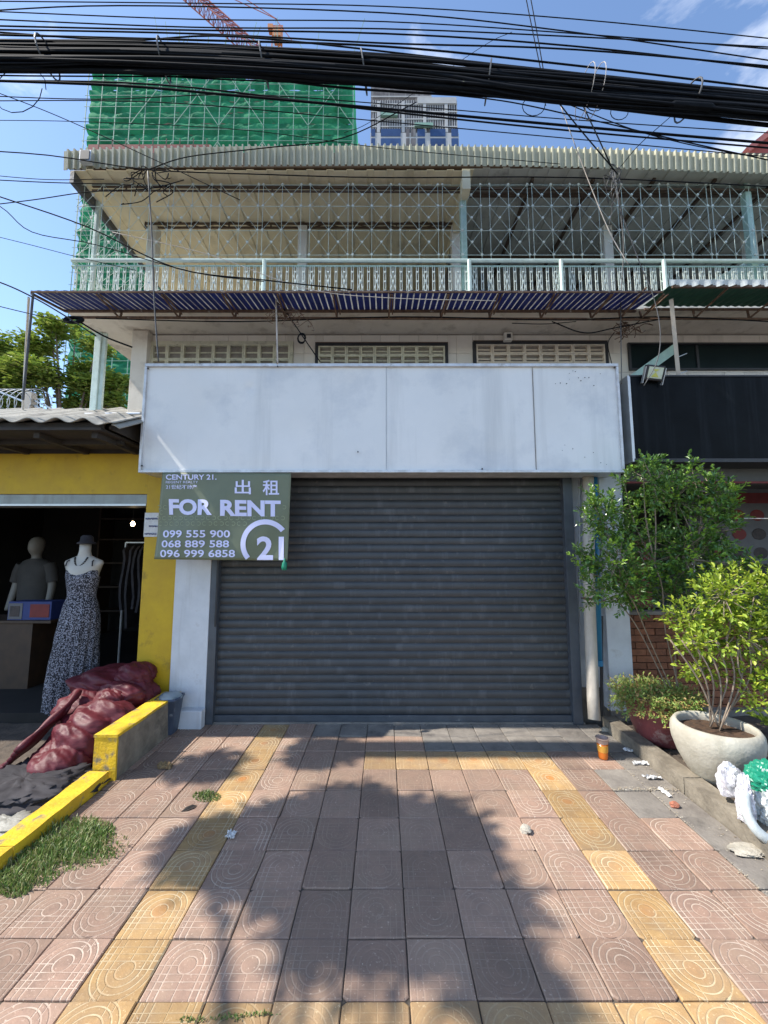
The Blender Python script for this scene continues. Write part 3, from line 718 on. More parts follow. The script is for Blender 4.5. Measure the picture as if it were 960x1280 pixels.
# ================================================================== AWNINGS
A = empty('awning', (0, 3.4, 3.9), 'long blue corrugated awning with clear strips on a rusty frame under the balcony', 'awning')
AX0, AX1 = -3.09, 2.44
zf, zb = 3.885, 3.955
def aw(x0, x1, mi): 
    xs = x0; b = MB(); n = max(1, int((x1 - x0) / .016)); 
    return b.grid(lambda a, c: (x0 + (x1 - x0) * a, 3.28 + .385 * c, zf + (zb - zf) * c + .003 * math.sin((x0 + (x1 - x0) * a) * 2 * math.pi / .076)), n, 1)
x = AX0; k = 0
while x < AX1:
    wd = .047; part(aw(x, min(x + wd, AX1), 0), 'blue_strip', 'blue_sheet', A, solid=.002)
    x += wd
    if x < AX1: part(aw(x + .0015, min(x + .0082, AX1), 0), 'clear_strip', 'clear_sheet', A, solid=.002)
    x += .010
fb = MB(); fb.bar((AX0, 3.285, zf - .010), (AX1, 3.285, zf - .010), .012); part(fb, 'front_rail', 'rust', A)
fb = MB(); fb.bar((AX0, 3.655, zb - .022), (AX1, 3.655, zb - .022), .020); part(fb, 'back_rail', 'rust', A)
fb = MB(); pz_ = P(480, 398, 3.62).z; fb.bar((-2.95, 3.62, pz_ + .01), (AX1 + .1, 3.62, pz_ - .01), .018); part(fb, 'lower_rail', 'rust', A)
for u in (150, 224, 294, 357, 421, 486, 551, 612, 676, 739, 802):
    X = P(u, 398, 3.62).x; br = MB()
    br.bar((X, 3.62, pz_), (X, 3.64, zb - .03), .014).bar((X, 3.62, pz_), (X + U(-.02, .02), 3.30, zf - .02), .013).bar((X + .035, 3.60, pz_ + .03), (X + .03, 3.30, zf - .02), .010)
    part(br, 'bracket', 'rust', A)
fb = MB(); fb.bar((-3.09, 3.29, zf - .02), (-3.09, 3.66, zb - .02), .018); part(fb, 'end_bar', 'rust', A)
fb = MB(); fb.tube([(-3.075, 3.29, zf - .02), (-3.075, 3.29, 2.9)], .010, 6); part(fb, 'prop', 'cable_grey', A)
# green awning at right, with white scalloped fringe
B = empty('awning', (3.4, 3.4, 3.9), 'green awning with white scalloped front edge at the far right under the balcony', 'awning')
part(MB().grid(lambda a, c: (2.50 + 3.5 * a, 3.24 + .40 * c, 3.925 + .05 * c + .006 * math.sin(a * 3.5 * 2 * math.pi / .076)), 180, 1), 'green_strip', 'green_sheet', B, solid=.002)
def fringe(a, c):
    x = 2.47 + 3.5 * a; s = abs(math.sin(x * math.pi / .105)) ** .7
    return (x, 3.235 + .012 * math.sin(x * 2 * math.pi / .105) * c, 3.955 - (.035 + .028 * s) * c)
part(MB().grid(fringe, 240, 4), 'fringe', 'plastic_white', B, solid=.003)
fb = MB(); fb.bar((2.5, 3.25, 3.90), (6, 3.25, 3.90), .018).bar((2.5, 3.62, 3.93), (6, 3.62, 3.93), .018).bar((2.44, 3.62, pz_), (6, 3.62, pz_ - .02), .018)
for u in (765 + 0, 858, 926, 1010):
    X = P(u + 10, 395, 3.62).x; fb.bar((X, 3.62, pz_), (X, 3.63, 3.93), .014).bar((X, 3.62, pz_), (X + .02, 3.26, 3.90), .013)
part(fb, 'frame', 'rust', B)
pp = empty('support_post', (2.42, 3.50, 2.9), 'rusty white steel post rising from the black signboard to the awning corner', 'post')
a0 = P(849, 476, 3.70); a1 = P(839, 374, 3.42)
MB().bar(a0 - Vector((0, 0, .1)), a1, .032).build('shaft', 'pvc', pp)
sb = MB()
for dv in (0, 22): 
    q = P(848, 468 - dv, 3.68); sb.tube([q, q + Vector((.10, .02, .045))], .004, 5)
sb.build('spur', 'alu', pp)
st = MB(); a0 = P(842, 436, 3.93); a1 = P(770, 488, 3.93)
st.extr([a0 + Vector((0, 0, .05)), a0 - Vector((0, 0, .06)), a1 - Vector((0, 0, .06)), a1 + Vector((0, 0, .05))], (0, .03, 0))
tag(st.build('corrugated_strut', 'mint'), 'teal sheet strip leaning diagonally above the black signboard', 'metal strip')

# ================================================================== SIGNBOARDS
SG = empty('signboard', (0, 3.75, 2.34), 'long blank white metal signboard hung above the shutter', 'sign')
sx0, sx1, sz0, sz1, SY = -2.245, 2.20, 2.344, 3.372, 3.62
# facing sheets, slightly buckled, with a seam
def sheet(xa, xb, seed):
    def f(a, c):
        x = xa + (xb - xa) * a; z = sz0 + .02 + (sz1 - sz0 - .04) * c
        e = min(1, 6 * min(a, 1 - a, c, 1 - c) + .0)
        d = .016 * noise.noise(Vector((x * 1.7 + seed, 1, z * 1.1 + x * .8))) + .004 * noise.noise(Vector((x * 5 + seed, 2, z * 3.5)))
        dent = -.012 * math.exp(-((x + 1.26) ** 2 + (z - 3.15) ** 2) / .0016) - .004 * math.exp(-((x - .93 * 0 + .24) ** 2 + (z - 2.53) ** 2) / .0008)
        return (x, SY + .004 - d * e - dent, z)
    return MB().grid(f, int((xb - xa) * 40), 40)
for k, (a, c) in enumerate(((sx0 + .01, .02), (.024, 1.398), (1.402, sx1 - .01))): part(sheet(a, c, k * 5.1), 'face_sheet', 'sign_white', SG, smooth=True)
part(MB().box(sx0, sx1, SY + .02, 3.90, sz0, sz1 - .01), 'box', 'sign_edge', SG)
fr = MB(); e = .014
fr.box(sx0 - .004, sx1 + .004, SY - .022, SY + .03, sz1 - .022, sz1 + .006); part(fr, 'top_trim', 'sign_edge', SG, bevel=.002)
part(MB().box(sx0 - .004, sx1 + .004, SY - .020, SY + .03, sz0 - .008, sz0 + .016), 'bottom_trim', 'sign_edge', SG, bevel=.002)
part(MB().box(sx0 - .006, sx0 + .016, SY - .018, SY + .03, sz0 + .016, sz1 - .022), 'side_trim', 'sign_edge', SG, bevel=.002)
part(MB().box(sx1 - .016, sx1 + .006, SY - .018, SY + .03, sz0 + .016, sz1 - .022), 'side_trim', 'sign_edge', SG, bevel=.002)
part(MB().box(1.400, 1.4025, SY - .009, SY - .002, sz0 + .02, sz1 - .03), 'seam', 'seam_stain', SG)
part(MB().box(.0215, .0225, SY - .006, SY - .002, sz0 + .02, sz1 - .03), 'seam', 'sign_edge', SG)
rv = MB()
for _ in range(20):
    cx_, cz_ = random.choice(((1.55, 3.27), (1.75, 3.25), (1.98, 3.2), (1.75, 2.55), (1.95, 2.48))); x = cx_ + random.gauss(0, .07); z = cz_ + random.gauss(0, .045)
    q_ = U(.0015, .0042); rv.box(x - q_, x + q_, SY - .012, SY - .006, z - q_, z + q_)
for (x, z) in ((-2.22, 3.33), (-2.22, 2.40), (-1.0, 3.35), (2.17, 3.34), (-.24, 2.53), (.9, 2.37)): rv.box(x - .005, x + .005, SY - .024, SY - .006, z - .005, z + .005)
tag(part(rv, 'rivets_and_holes', 'dark_frame', SG), kind='stuff')
BS = empty('signboard', (4, 3.75, 2.44), 'long black glossy signboard over the neighbouring shop at right', 'sign')
bx0, bz0, bz1 = 2.315, 2.44, 3.265
part(MB().box(bx0, 6.5, SY, SY + .02, bz0 + .03, bz1 - .01), 'face_sheet', 'sign_black', BS)
part(MB().box(bx0 - .008, 6.5, SY - .012, SY + .3, bz0 - .005, bz0 + .028), 'bottom_trim', 'dark_frame', BS)
part(MB().box(bx0 - .008, 6.5, SY - .010, SY + .3, bz1 - .010, bz1 + .004), 'top_trim', 'dark_frame', BS)
part(MB().box(bx0 - .026, bx0 - .001, SY - .008, 3.92, bz0, bz1), 'side_sheet', 'alu', BS)
# floodlight
fp = P(819, 466, 3.55); FL = empty('floodlight', fp, 'small rectangular floodlight in aluminium frame on top of the black signboard', 'lamp')
def tilt(b, c=fp, a=R(18)):
    m = Matrix.Translation(c) @ Matrix.Rotation(R(6), 4, 'Y') @ Matrix.Rotation(a, 4, 'X'); b.v = [tuple(m @ Vector(v)) for v in b.v]; return b
part(tilt(MB().box(-.085, .085, 0, .05, -.068, .068)), 'housing', 'dark_frame', FL, bevel=.008)
part(tilt(MB().box(-.066, .066, -.006, -.001, -.050, .050)), 'glass', 'lamp_glass', FL)
part(tilt(MB().extr([(-.034, -.009, -.038), (.034, -.009, -.038), (0, -.009, .006)], (0, .002, 0)).extr([(-.03, -.009, .03), (.03, -.009, .03), (0, -.009, .008)], (0, .002, 0))), 'led_chip', 'led', FL)
part(tilt(MB().box(-.095, -.088, .0, .03, -.10, .05).box(.088, .095, .0, .03, -.10, .05)), 'bracket', 'alu', FL)

# ================================================================== BANNER
YB = 3.592
BN = empty('banner', (-1.52, YB, 2.34), 'olive green FOR RENT banner with phone numbers hanging from the white signboard', 'banner')
BC = ((203, 590.5), (364, 591.5), (359, 701), (192.5, 699))
def wav(u, v): 
    k = min(1, max(0, (v - 590) / 60)); return -.010 * k * math.sin((u - 190) / 26 + v / 60) - .006 * k * math.sin((u + v) / 14)
def BP(u, v, off=0): p = P(u, v, YB); p.y += wav(u, v) - off; return p
def bil(a, c):
    (x0, y0), (x1, y1), (x2, y2), (x3, y3) = BC
    return ((1 - c) * ((1 - a) * x0 + a * x1) + c * ((1 - a) * x3 + a * x2), (1 - c) * ((1 - a) * y0 + a * y1) + c * ((1 - a) * y3 + a * y2))
part(MB().grid(lambda a, c: BP(*bil(a, c)), 48, 32), 'sheet', 'banner', BN, smooth=True, solid=.001)
def put_text(body, u0, v0, u1, v1, name='lettering', offset=.012, m='print_white', slant=0.0, off=.006, drop=0, split=True):
    vs, fs = text_raw(body, offset)
    if not vs: return
    xa = min(p.x for p in vs); xb = max(p.x for p in vs); ya = min(p.y for p in vs); yb = max(p.y for p in vs)
    o = []
    for p in vs:
        a = (p.x - xa) / (xb - xa); c = (p.y - ya) / (yb - ya)
        o.append(BP(u0 + (u1 - u0) * a + slant * c, v1 + (v0 - v1) * c + drop * a, off))
    return MB().add(o, fs).build(name, m, BN)
put_text('CENTURY 21.', 207.7, 593.2, 271, 599.8, offset=.022)
put_text('REGENT REALTY', 207.7, 601.2, 247.7, 604.2, offset=.0)
put_text('21世纪不动产', 207.7, 606, 246.5, 611.6, offset=.01)
put_text('出', 294, 600, 314, 618, offset=.014)
put_text('租', 328.5, 600, 349, 619, offset=.014)
put_text('FOR', 211, 623.5, 266, 643.5, offset=.04, drop=.8)
put_text('RENT', 276, 625, 351, 645, offset=.04, drop=.8)
put_text('099 555 900', 203.3, 662.8, 288, 672, offset=.018)
put_text('068 889 588', 202, 675.3, 287, 684.4, offset=.018)
put_text('096 999 6858', 200.5, 687.2, 294.5, 696.6, offset=.018)
# ring mark and its 21
rg = MB(); cu, cv, ro, ri = 331.7, 680.4, 31.2, 24.8
angs = [R(a) for a in range(40, 220, 4)]; pts = []
def clipv(u, v): return (u, min(v, 700.2))
angs = [R(38 + 3 * k) for k in range(61)]
vs = []
for a in angs:
    for rr in (ro, ri): vs.append(BP(*clipv(cu + rr * math.cos(a) * .98, cv - rr * math.sin(a)), .006))
rg.add(vs, [(2 * i, 2 * i + 1, 2 * i + 3, 2 * i + 2) for i in range(len(angs) - 1)])
part(rg, 'ring_mark', 'print_white', BN)
put_text('21', 321, 670.5, 354.5, 700, offset=.03)
pt = MB()
for rr_, v in enumerate((634, 640.5, 647.5, 654.5)):
    for k in range(23):
        u = 199 + k * 7.1 + (rr_ % 2) * 3.2 - (v - 634) * .13
        if u > 357: continue
        if v < 645 and 208 < u < 352 and v < 650: 
            if v < 642: continue
        if v > 650 and u > 308: continue
        s = 1 if (k + rr_) % 2 else -1; vv = []
        for q in range(9):
            a = R(45 + 270 * q / 8)
            for r2 in (2.7, 2.0): vv.append(BP(u + s * r2 * math.cos(a), v + r2 * math.sin(a), .0035))
        pt.add(vv, [(2 * i, 2 * i + 1, 2 * i + 3, 2 * i + 2) for i in range(8)])
tag(part(pt, 'pattern_print', 'print_green', BN), kind='stuff')
cb = MB(); q = P(355.5, 706, 3.575)
cb.lathe([(.004, .055), (.008, .050), (.010, .030), (.022, .015), (.024, -.02), (.020, -.045), (.002, -.048)], q, 10, fn=lambda a, z: 1 + .12 * math.sin(3 * a + z * 90))
tag(cb.build('bottle_weight', 'plastic_green', smooth=True), 'small green plastic bottle tied to the lower right corner of the banner', 'bottle')

# ================================================================== PIPES AT THE RIGHT PIER
dp = empty('drain_pipe', (2.0, 3.86, 0), 'dirty cream drain pipe running down beside the shutter to the pavement', 'pipe')
part(MB().tube([P(735, 590, 3.86), P(737, 760, 3.86), P(741, 868, 3.80), P(743, 900, 3.74)], .052, 16), 'pipe', 'pvc', dp, smooth=True)
q = P(737.2, 748, 3.86); part(MB().tube([q - Vector((0, 0, .012)), q + Vector((0, 0, .012))], .056, 16).tube([q + Vector((-.07, .02, 0)), q + Vector((.07, .02, 0))], .006, 5), 'clamp', 'rust', dp)
bp_ = empty('water_pipe', (2.13, 3.93, .6), 'bright blue plastic pipe with paper sticker ending above the ground at the right pier', 'pipe')
part(MB().tube([P(741, 596, 3.90), P(747, 828, 3.90)], .042, 16), 'pipe', 'blue_pipe', bp_, smooth=True)
q = P(747, 829, 3.90); part(MB().tube([q + Vector((0, 0, .03)), q - Vector((0, 0, .02))], .046, 16), 'end_cap', 'blue_pipe', bp_)
q = P(740.5, 622, 3.853); part(MB().box(q.x - .038, q.x + .032, q.y, q.y + .003, q.z - .05, q.z + .05), 'sticker', 'paper', bp_)
sb = MB()
for k in range(6): sb.box(q.x - .03 + k * .009, q.x - .03 + k * .009 + .004, q.y - .003, q.y - .001, q.z - .03, q.z + .0)
part(sb, 'sticker_print', 'poster_dark', bp_)
part(MB().tube([P(752, 770, 3.93), P(752, 895, 3.93)], .014, 6), 'thin_conduit', 'dark_frame', bp_)
tag(MB().tube([P(724, 590, 4.03), P(725, 860, 4.03)], .010, 6).build('conduit', 'white_plaster'), 'thin pale conduit between shutter guide and drain pipe', 'conduit')

# ================================================================== YELLOW SHOP AT THE LEFT
YS = empty('yellow_shop', (-4, 4, 0), 'yellow painted open clothes shop with corrugated roof at the left', 'building')
part(MB().box(-2.365, -2.032, 3.95, 4.35, -.1, 2.60), 'pillar', 'yellow', YS, bevel=.006)
part(MB().box(-7, -2.366, 3.955, 4.30, 2.19, 2.60), 'header', 'yellow', YS)
part(MB().box(-7, -2.37, 3.965, 4.28, 2.085, 2.189), 'roller_box', 'roller', YS, bevel=.008)
part(MB().box(-7, -2.37, 3.95, 3.964, 2.070, 2.090), 'roller_lip', 'alu', YS)
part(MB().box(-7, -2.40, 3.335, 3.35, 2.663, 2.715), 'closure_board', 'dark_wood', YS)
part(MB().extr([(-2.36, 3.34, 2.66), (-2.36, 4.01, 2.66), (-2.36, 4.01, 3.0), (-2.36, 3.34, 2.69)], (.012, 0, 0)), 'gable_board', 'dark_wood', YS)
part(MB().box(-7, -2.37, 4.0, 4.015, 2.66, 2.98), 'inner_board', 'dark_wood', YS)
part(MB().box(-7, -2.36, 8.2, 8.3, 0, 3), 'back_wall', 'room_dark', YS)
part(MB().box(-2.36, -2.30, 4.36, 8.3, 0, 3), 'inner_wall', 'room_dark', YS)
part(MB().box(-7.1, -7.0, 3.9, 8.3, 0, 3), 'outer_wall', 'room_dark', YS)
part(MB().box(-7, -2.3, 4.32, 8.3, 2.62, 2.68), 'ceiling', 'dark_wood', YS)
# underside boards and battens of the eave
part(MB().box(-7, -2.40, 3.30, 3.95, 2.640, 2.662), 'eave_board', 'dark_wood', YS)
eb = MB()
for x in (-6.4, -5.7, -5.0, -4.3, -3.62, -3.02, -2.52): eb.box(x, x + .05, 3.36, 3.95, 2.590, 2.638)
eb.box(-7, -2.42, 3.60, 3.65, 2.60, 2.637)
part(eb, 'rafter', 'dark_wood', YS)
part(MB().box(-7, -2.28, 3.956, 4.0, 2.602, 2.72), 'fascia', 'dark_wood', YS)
# corrugated fibre sheets sloping towards the street
def roofsheet(x0, x1, sd_):
    dz = U(-.012, .012)
    def f(a, c):
        x = x0 + (x1 - x0) * a; y = 3.27 + 1.15 * c
        droop = .10 * max(0, (x + 2.52)) / .28 if x > -2.52 else 0
        return (x, y + .02 * math.sin(sd_ * 3), 2.705 + .52 * c + dz + .020 * math.sin(x * 2 * math.pi / .235) - droop * (1 - c) * .5 + .006 * noise.noise(Vector((x * 3, y * 3, sd_))))
    return MB().grid(f, max(6, int((x1 - x0) / .02)), 8)
x = -7.0; k = 0
while x < -2.3:
    x2 = min(x + .94, -2.26); part(roofsheet(x, x2 + .03, k), 'roof_sheet', 'fibre', YS, smooth=True, solid=.008); x = x2; k += 1
hp = MB().tube([P(25, 519, 3.9), P(176, 517, 3.75)], .014, 8)
tag(hp.build('steel_pipe', 'alu'), 'thin white pipe lying across the corrugated roof at left', 'pipe')
# paper notice
q0 = P(181.5, 641, 3.945); q1 = P(197, 671, 3.945)
NT = tag(MB().box(q0.x, q1.x, 3.940, 3.944, q1.z, q0.z).build('paper_notice', 'paper'), 'small white paper notice with blue print taped to the yellow pillar', 'notice')
nb = MB()
for rr_ in range(3):
    z = q0.z - .05 - rr_ * .075; x = q0.x + (.012 if rr_ != 1 else .05)
    while x < q1.x - .012:
        wd = U(.006, .013); h = U(.012, .020); nb.box(x, x + wd, 3.936, 3.939, z - h, z - h + .004).box(x, x + .003, 3.9365, 3.9392, z - h, z).box(x + wd - .003, x + wd, 3.9362, 3.939, z - h, z - .002); x += wd + .004
nb.build('print', 'paper_blue', NT)

# ---- dress mannequin
def sect(b, secs, n=40, pleat=None, mi=0, cap=True):
    """loft of ellipses: (z, rx, ry, cx, cy)"""
    o = []
    for (z, rx, ry, cx_, cy_) in secs:
        for j in range(n):
            a = 2 * math.pi * j / n; k = pleat(a, z) if pleat else 1
            o.append((cx_ + rx * k * math.cos(a), cy_ + ry * k * math.sin(a), z))
    m = len(secs); fs = [(i * n + j, i * n + (j + 1) % n, (i + 1) * n + (j + 1) % n, (i + 1) * n + j) for i in range(m - 1) for j in range(n)]
    if cap: fs += [tuple(range(n - 1, -1, -1)), tuple((m - 1) * n + j for j in range(n))]
    return b.add(o, fs, mi)
mc = G(98, 885, .06); my = 4.16; mxx = P(101, 760, my).x
MN = empty('mannequin', (mxx, my, .06), 'headless white mannequin in a long speckled black and white dress at the shop entrance', 'mannequin')
part(sect(MB(), [(1.20, .120, .085, mxx, my), (1.30, .135, .095, mxx, my), (1.40, .155, .10, mxx, my), (1.47, .185, .085, mxx, my), (1.50, .200, .066, mxx, my), (1.525, .19, .055, mxx, my), (1.55, .13, .05, mxx, my), (1.575, .068, .048, mxx, my), (1.62, .052, .05, mxx, my), (1.70, .050, .050, mxx, my)], 32), 'body', 'skin_white', MN, smooth=True)
def pl(a, z): k = max(0, min(1, (1.16 - z) / .7)); return 1 + .10 * k * math.sin(17 * a + 1.5 * math.sin(z * 5)) + .05 * k * math.sin(7 * a + z * 3)
DR = part(sect(MB(), [(.07, .205, .18, mxx - .035, my), (.25, .205, .18, mxx - .028, my), (.5, .202, .17, mxx - .018, my), (.75, .193, .155, mxx - .01, my), (.95, .178, .140, mxx, my), (1.08, .160, .120, mxx, my), (1.14, .140, .102, mxx, my), (1.17, .132, .098, mxx, my), (1.22, .138, .102, mxx, my), (1.30, .152, .110, mxx, my), (1.36, .160, .114, mxx, my)], 120, pl, cap=False), 'dress', 'dress', MN, smooth=True)
# v-neck bodice front
vb = MB()
def bod(a, c):
    ang = R(188 + 164 * a); x = mxx + .166 * math.cos(ang); t = abs(a - .5) * 2
    z = 1.355 + c * (.045 + .10 * t ** 1.1) * (1 if t < .92 else .4); k = 1 - .12 * c
    return (x * 1 + 0, my + .116 * k * math.sin(ang) * (1 - .15 * c), z)
part(vb.grid(bod, 40, 4), 'bodice', 'dress', DR, smooth=True)
for s in (-1, 1): part(MB().tube([(mxx + s * .135, my - .070, 1.47), (mxx + s * .128, my - .062, 1.52), (mxx + s * .115, my + .01, 1.548)], .006, 6), 'strap', 'dark_cloth', DR)
nk = MB(); cp_ = [(mxx + .062 * math.cos(R(a)), my - .045 - .03 * abs(math.sin(R(a))), 1.555 - .085 * abs(math.sin(R(a))) ** 1.5) for a in range(180, 361, 12)]
for p in cp_: nk.lathe([(.001, -.009), (.008, -.005), (.009, 0), (.008, .005), (.001, .009)], p, 8)
part(nk, 'necklace', 'dark_frame', MN)
part(MB().lathe([(.02, .0), (.085, -.005), (.080, .012), (.060, .02), (.055, .07), (.035, .088), (.001, .09)], (mxx + .01, my, 1.70), 20), 'hat', 'dark_cloth', MN, smooth=True)
part(MB().lathe([(.14, 0), (.14, .012), (.02, .02), (.015, .1)], (mxx, my, .06), 20), 'base', 'alu', MN)
# ---- shirt mannequin further in (skin-grown)
def skin(name, joints, edges, m, parent, sub=2):
    me = bpy.data.meshes.new(name); me.from_pydata([j[0] for j in joints], edges, []); ob = bpy.data.objects.new(name, me); COL.objects.link(ob)
    sk = ob.modifiers.new('skin', 'SKIN'); sk.use_smooth_shade = True
    for i, j in enumerate(joints):
        ob.data.skin_vertices[0].data[i].radius = (j[1], j[2]) if len(j) > 2 else (j[1], j[1])
    ob.data.skin_vertices[0].data[0].use_root = True
    s = ob.modifiers.new('sub', 'SUBSURF'); s.levels = sub; s.render_levels = sub
    dg = bpy.context.evaluated_depsgraph_get(); nm = bpy.data.meshes.new_from_object(ob.evaluated_get(dg)); bpy.data.objects.remove(ob)
    nm.materials.clear(); nm.materials.append(M[m]); nm.polygons.foreach_set('use_smooth', [True] * len(nm.polygons)); nm.name = name
    return link(name, nm, parent)
c = P(42, 740, 5.4); X, Y = c.x, 5.4
M2 = empty('mannequin', (X, Y, .06), 'dim mannequin in a plain grey T-shirt standing behind the toy box', 'mannequin')
b2 = sect(MB(), [(.06, .17, .12, X, Y), (.5, .16, .11, X, Y), (.95, .17, .12, X, Y), (1.15, .15, .11, X, Y), (1.38, .18, .11, X, Y), (1.47, .17, .09, X, Y), (1.51, .09, .07, X, Y), (1.54, .055, .055, X, Y), (1.58, .052, .055, X, Y - .005), (1.61, .062, .075, X, Y - .02), (1.65, .075, .095, X, Y - .02),
                  (1.70, .080, .102, X, Y - .015), (1.75, .078, .100, X, Y - .01), (1.79, .062, .082, X, Y - .005), (1.815, .035, .05, X, Y), (1.822, .005, .01, X, Y)], 28)
for s_ in (-1, 1):
    b2.tube(curve_pts([(X + s_ * .17, Y, 1.44), (X + s_ * .235, Y, 1.20), (X + s_ * .25, Y - .05, .98), (X + s_ * .25, Y - .09, .86)], 12), [.055 - .0022 * i for i in range(13)], 10)
part(b2, 'body', 'skin_dim', M2, smooth=True)
part(sect(MB(), [(.90, .19, .135, X, Y), (1.1, .19, .13, X, Y), (1.3, .205, .135, X, Y), (1.42, .225, .115, X, Y), (1.50, .16, .09, X, Y), (1.53, .08, .07, X, Y)], 28, cap=False), 'shirt', 'shirt', M2, smooth=True)
for s in (-1, 1): part(MB().tube([(X + s * .17, Y, 1.45), (X + s * .215, Y, 1.36), (X + s * .245, Y, 1.22)], [.075, .072, .068], 12, cap=False), 'sleeve', 'shirt', M2, smooth=True)
# toy box on a counter
q0 = P(11, 752, 4.75); q1 = P(63, 775, 4.75)
TB = empty('toy_box', ((q0.x + q1.x) / 2, 4.8, q1.z), 'small blue and white printed carton on the dark counter in the yellow shop', 'box')
part(MB().box(q0.x, q1.x, 4.75, 4.95, q1.z, q0.z), 'carton', 'paper_blue', TB, bevel=.003)
part(MB().box(q0.x + .01, q0.x + .17, 4.745, 4.749, q1.z + .01, q0.z - .02), 'picture_panel', 'poster_white', TB)
part(MB().box(q0.x + .03, q0.x + .14, 4.741, 4.744, q1.z + .04, q0.z - .05), 'picture', 'poster_dark', TB)
part(MB().box(q0.x + .26, q1.x - .02, 4.745, 4.749, q1.z + .03, q0.z - .03), 'picture_panel', 'poster_red', TB)
CT_ = empty('counter', (-3.9, 4.95, 0), 'dark wooden counter under the toy carton in the yellow shop', 'counter')
part(MB().box(-5.6, q1.x + .03, 4.72, 5.2, q1.z - .035, q1.z - .003), 'top', 'wood_warm', CT_, bevel=.004)
part(MB().box(-5.58, q1.x - .2, 4.75, 5.15, .06, q1.z - .036), 'cabinet', 'wood_warm', CT_)
# rack with hanging clothes
rk = empty('clothes_rack', (-3.0, 5.6, 0), 'dark clothes rack with hanging garments behind the dress mannequin', 'rack')
rkb = MB().tube([(-3.6, 5.6, 1.75), (-2.5, 5.6, 1.75)], .015, 8)
for x in (-3.6, -2.5): rkb.tube([(x, 5.6, .06), (x, 5.6, 1.75)], .015, 8)
part(rkb, 'frame', 'alu', rk)
for i in range(13):
    x = -3.5 + i * .075; h = U(.8, 1.1)
    part(MB().grid(lambda a, c: (x + .02 * math.sin(c * 7 + i), 5.4 + .4 * a, 1.70 - h * c + (-.06 if a in (0, 1) and c == 0 else 0)), 6, 5), 'garment', random.choice(['dark_cloth', 'wood_warm', 'shirt', 'room_dark', 'dark_cloth']), rk, solid=.03)
# hanging bulb
q = P(166, 655, 5.2); HB = empty('light_bulb', q, 'lit warm bulb hanging inside the yellow shop', 'lamp')
part(MB().lathe([(.001, -.028), (.018, -.022), (.026, 0), (.018, .022), (.010, .035)], q, 12), 'bulb', emit('warm_glow', (1, .72, .38), 14), HB, smooth=True)
part(MB().tube([q + Vector((0, 0, .035)), q + Vector((0, 0, .07))], .012, 8).tube([q + Vector((0, 0, .07)), (q.x, q.y, 2.62)], .003, 5), 'flex', 'dark_frame', HB)
# wooden shelf in the back
sf = empty('shelf', (-3.2, 7.8, 0), 'dim brown wall shelf at the back of the yellow shop', 'shelf')
for z in (.5, .95, 1.4, 1.85, 2.25): part(MB().box(-5.5, -2.45, 7.7, 8.1, z, z + .03), 'board', 'wood_warm', sf)
for x in (-5.5, -4.4, -3.4, -2.48): part(MB().box(x, x + .03, 7.7, 8.1, .06, 2.5), 'upright', 'wood_warm', sf)

# ---- maroon cloth heap
def blob(c, r, seed, n=40, m='maroon', amp=.22, fold=3.5, flat=1, crease=0):
    b = MB(); c = Vector(c)
    def f(a, q):
        th = a * 2 * math.pi; ph = q * math.pi; d = Vector((math.cos(th) * math.sin(ph), math.sin(th) * math.sin(ph), math.cos(ph)))
        p = d * 1.6 + Vector((seed, seed * .7, 0))
        if m == 'maroon': p = Vector((p.x * 1.1 + p.z * 1.4, p.y * 2.2 + p.x * .6, p.z * .9)) * .75
        k = 1 + amp * noise.noise(p) + (.07 if m == 'maroon' else .11) * (1 - abs(noise.noise(p * fold * .7 + Vector((3, 1, 2)))) * 2) + (.018 if m == 'maroon' else .05) * (1 - 2 * abs(noise.noise(p * fold * 2)))
        v = Vector((d.x * r[0], d.y * r[1], d.z * r[2])) * (k + (crease * (abs(noise.noise(p * 6)) + .6 * abs(noise.noise(p * 13 + Vector((5, 5, 5)))) - .3) if crease else 0)); v.z = max(v.z, -r[2] * .7)
        return c + v
    return b.grid(f, n, n // 2)
HP = empty('cloth_heap', (-2.5, 3.5, 0), 'heap of shiny maroon cloth bundles piled behind the low yellow capped wall', 'cloth heap')
for i, (u, v, Y, r) in enumerate(((135, 852, 3.85, (.30, .22, .13)), (108, 888, 3.65, (.24, .22, .17)), (158, 868, 3.75, (.24, .2, .14)), (170, 845, 3.85, (.16, .16, .12)), (125, 905, 3.45, (.26, .22, .17)), (98, 935, 3.3, (.22, .22, .20)), (75, 960, 3.15, (.20, .2, .16)), (140, 880, 3.6, (.14, .16, .12)))):
    b = blob(P(u, v, Y), r, i * 3.7, 90, crease=.02); b.v = [(min(x, -2.075 - .01 * rnd()) if y < 3.9 and z < .30 else x, y, max(z, -.02)) for (x, y, z) in b.v]
    part(b, 'bundle', 'maroon', HP, smooth=True)
tb = MB()
for s in range(7):
    cp_ = [P(110 - 2 * s, 862 + 3 * s, 3.62 - .02 * s) + Vector((0, -.1, .02)), P(80 - 3 * s, 885 + 4 * s, 3.35), P(50 - 4 * s, 912 + 5 * s, 3.2), P(20 - 5 * s, 940 + 6 * s, 3.05)]
    tb.tube(curve_pts([Vector((p.x, p.y, max(p.z, .02))) for p in cp_], 12), [.022 + .008 * math.sin(i * 1.3 + s) for i in range(13)][:len(curve_pts(cp_, 12))], 8)
part(tb, 'trailing_fold', 'maroon', HP, smooth=True)
dc = blob(G(30, 985, .02), (.42, .28, .07), 9, 70, m='x', amp=.3, crease=.35); 
tag(dc.build('ground_cloth', 'dark_cloth', smooth=True), 'dark crumpled cloth spread on the ground left of the maroon heap', 'cloth')
dc = blob(G(8, 1030, .0), (.17, .10, .03), 19, 50, m='x', amp=.3, crease=.4)
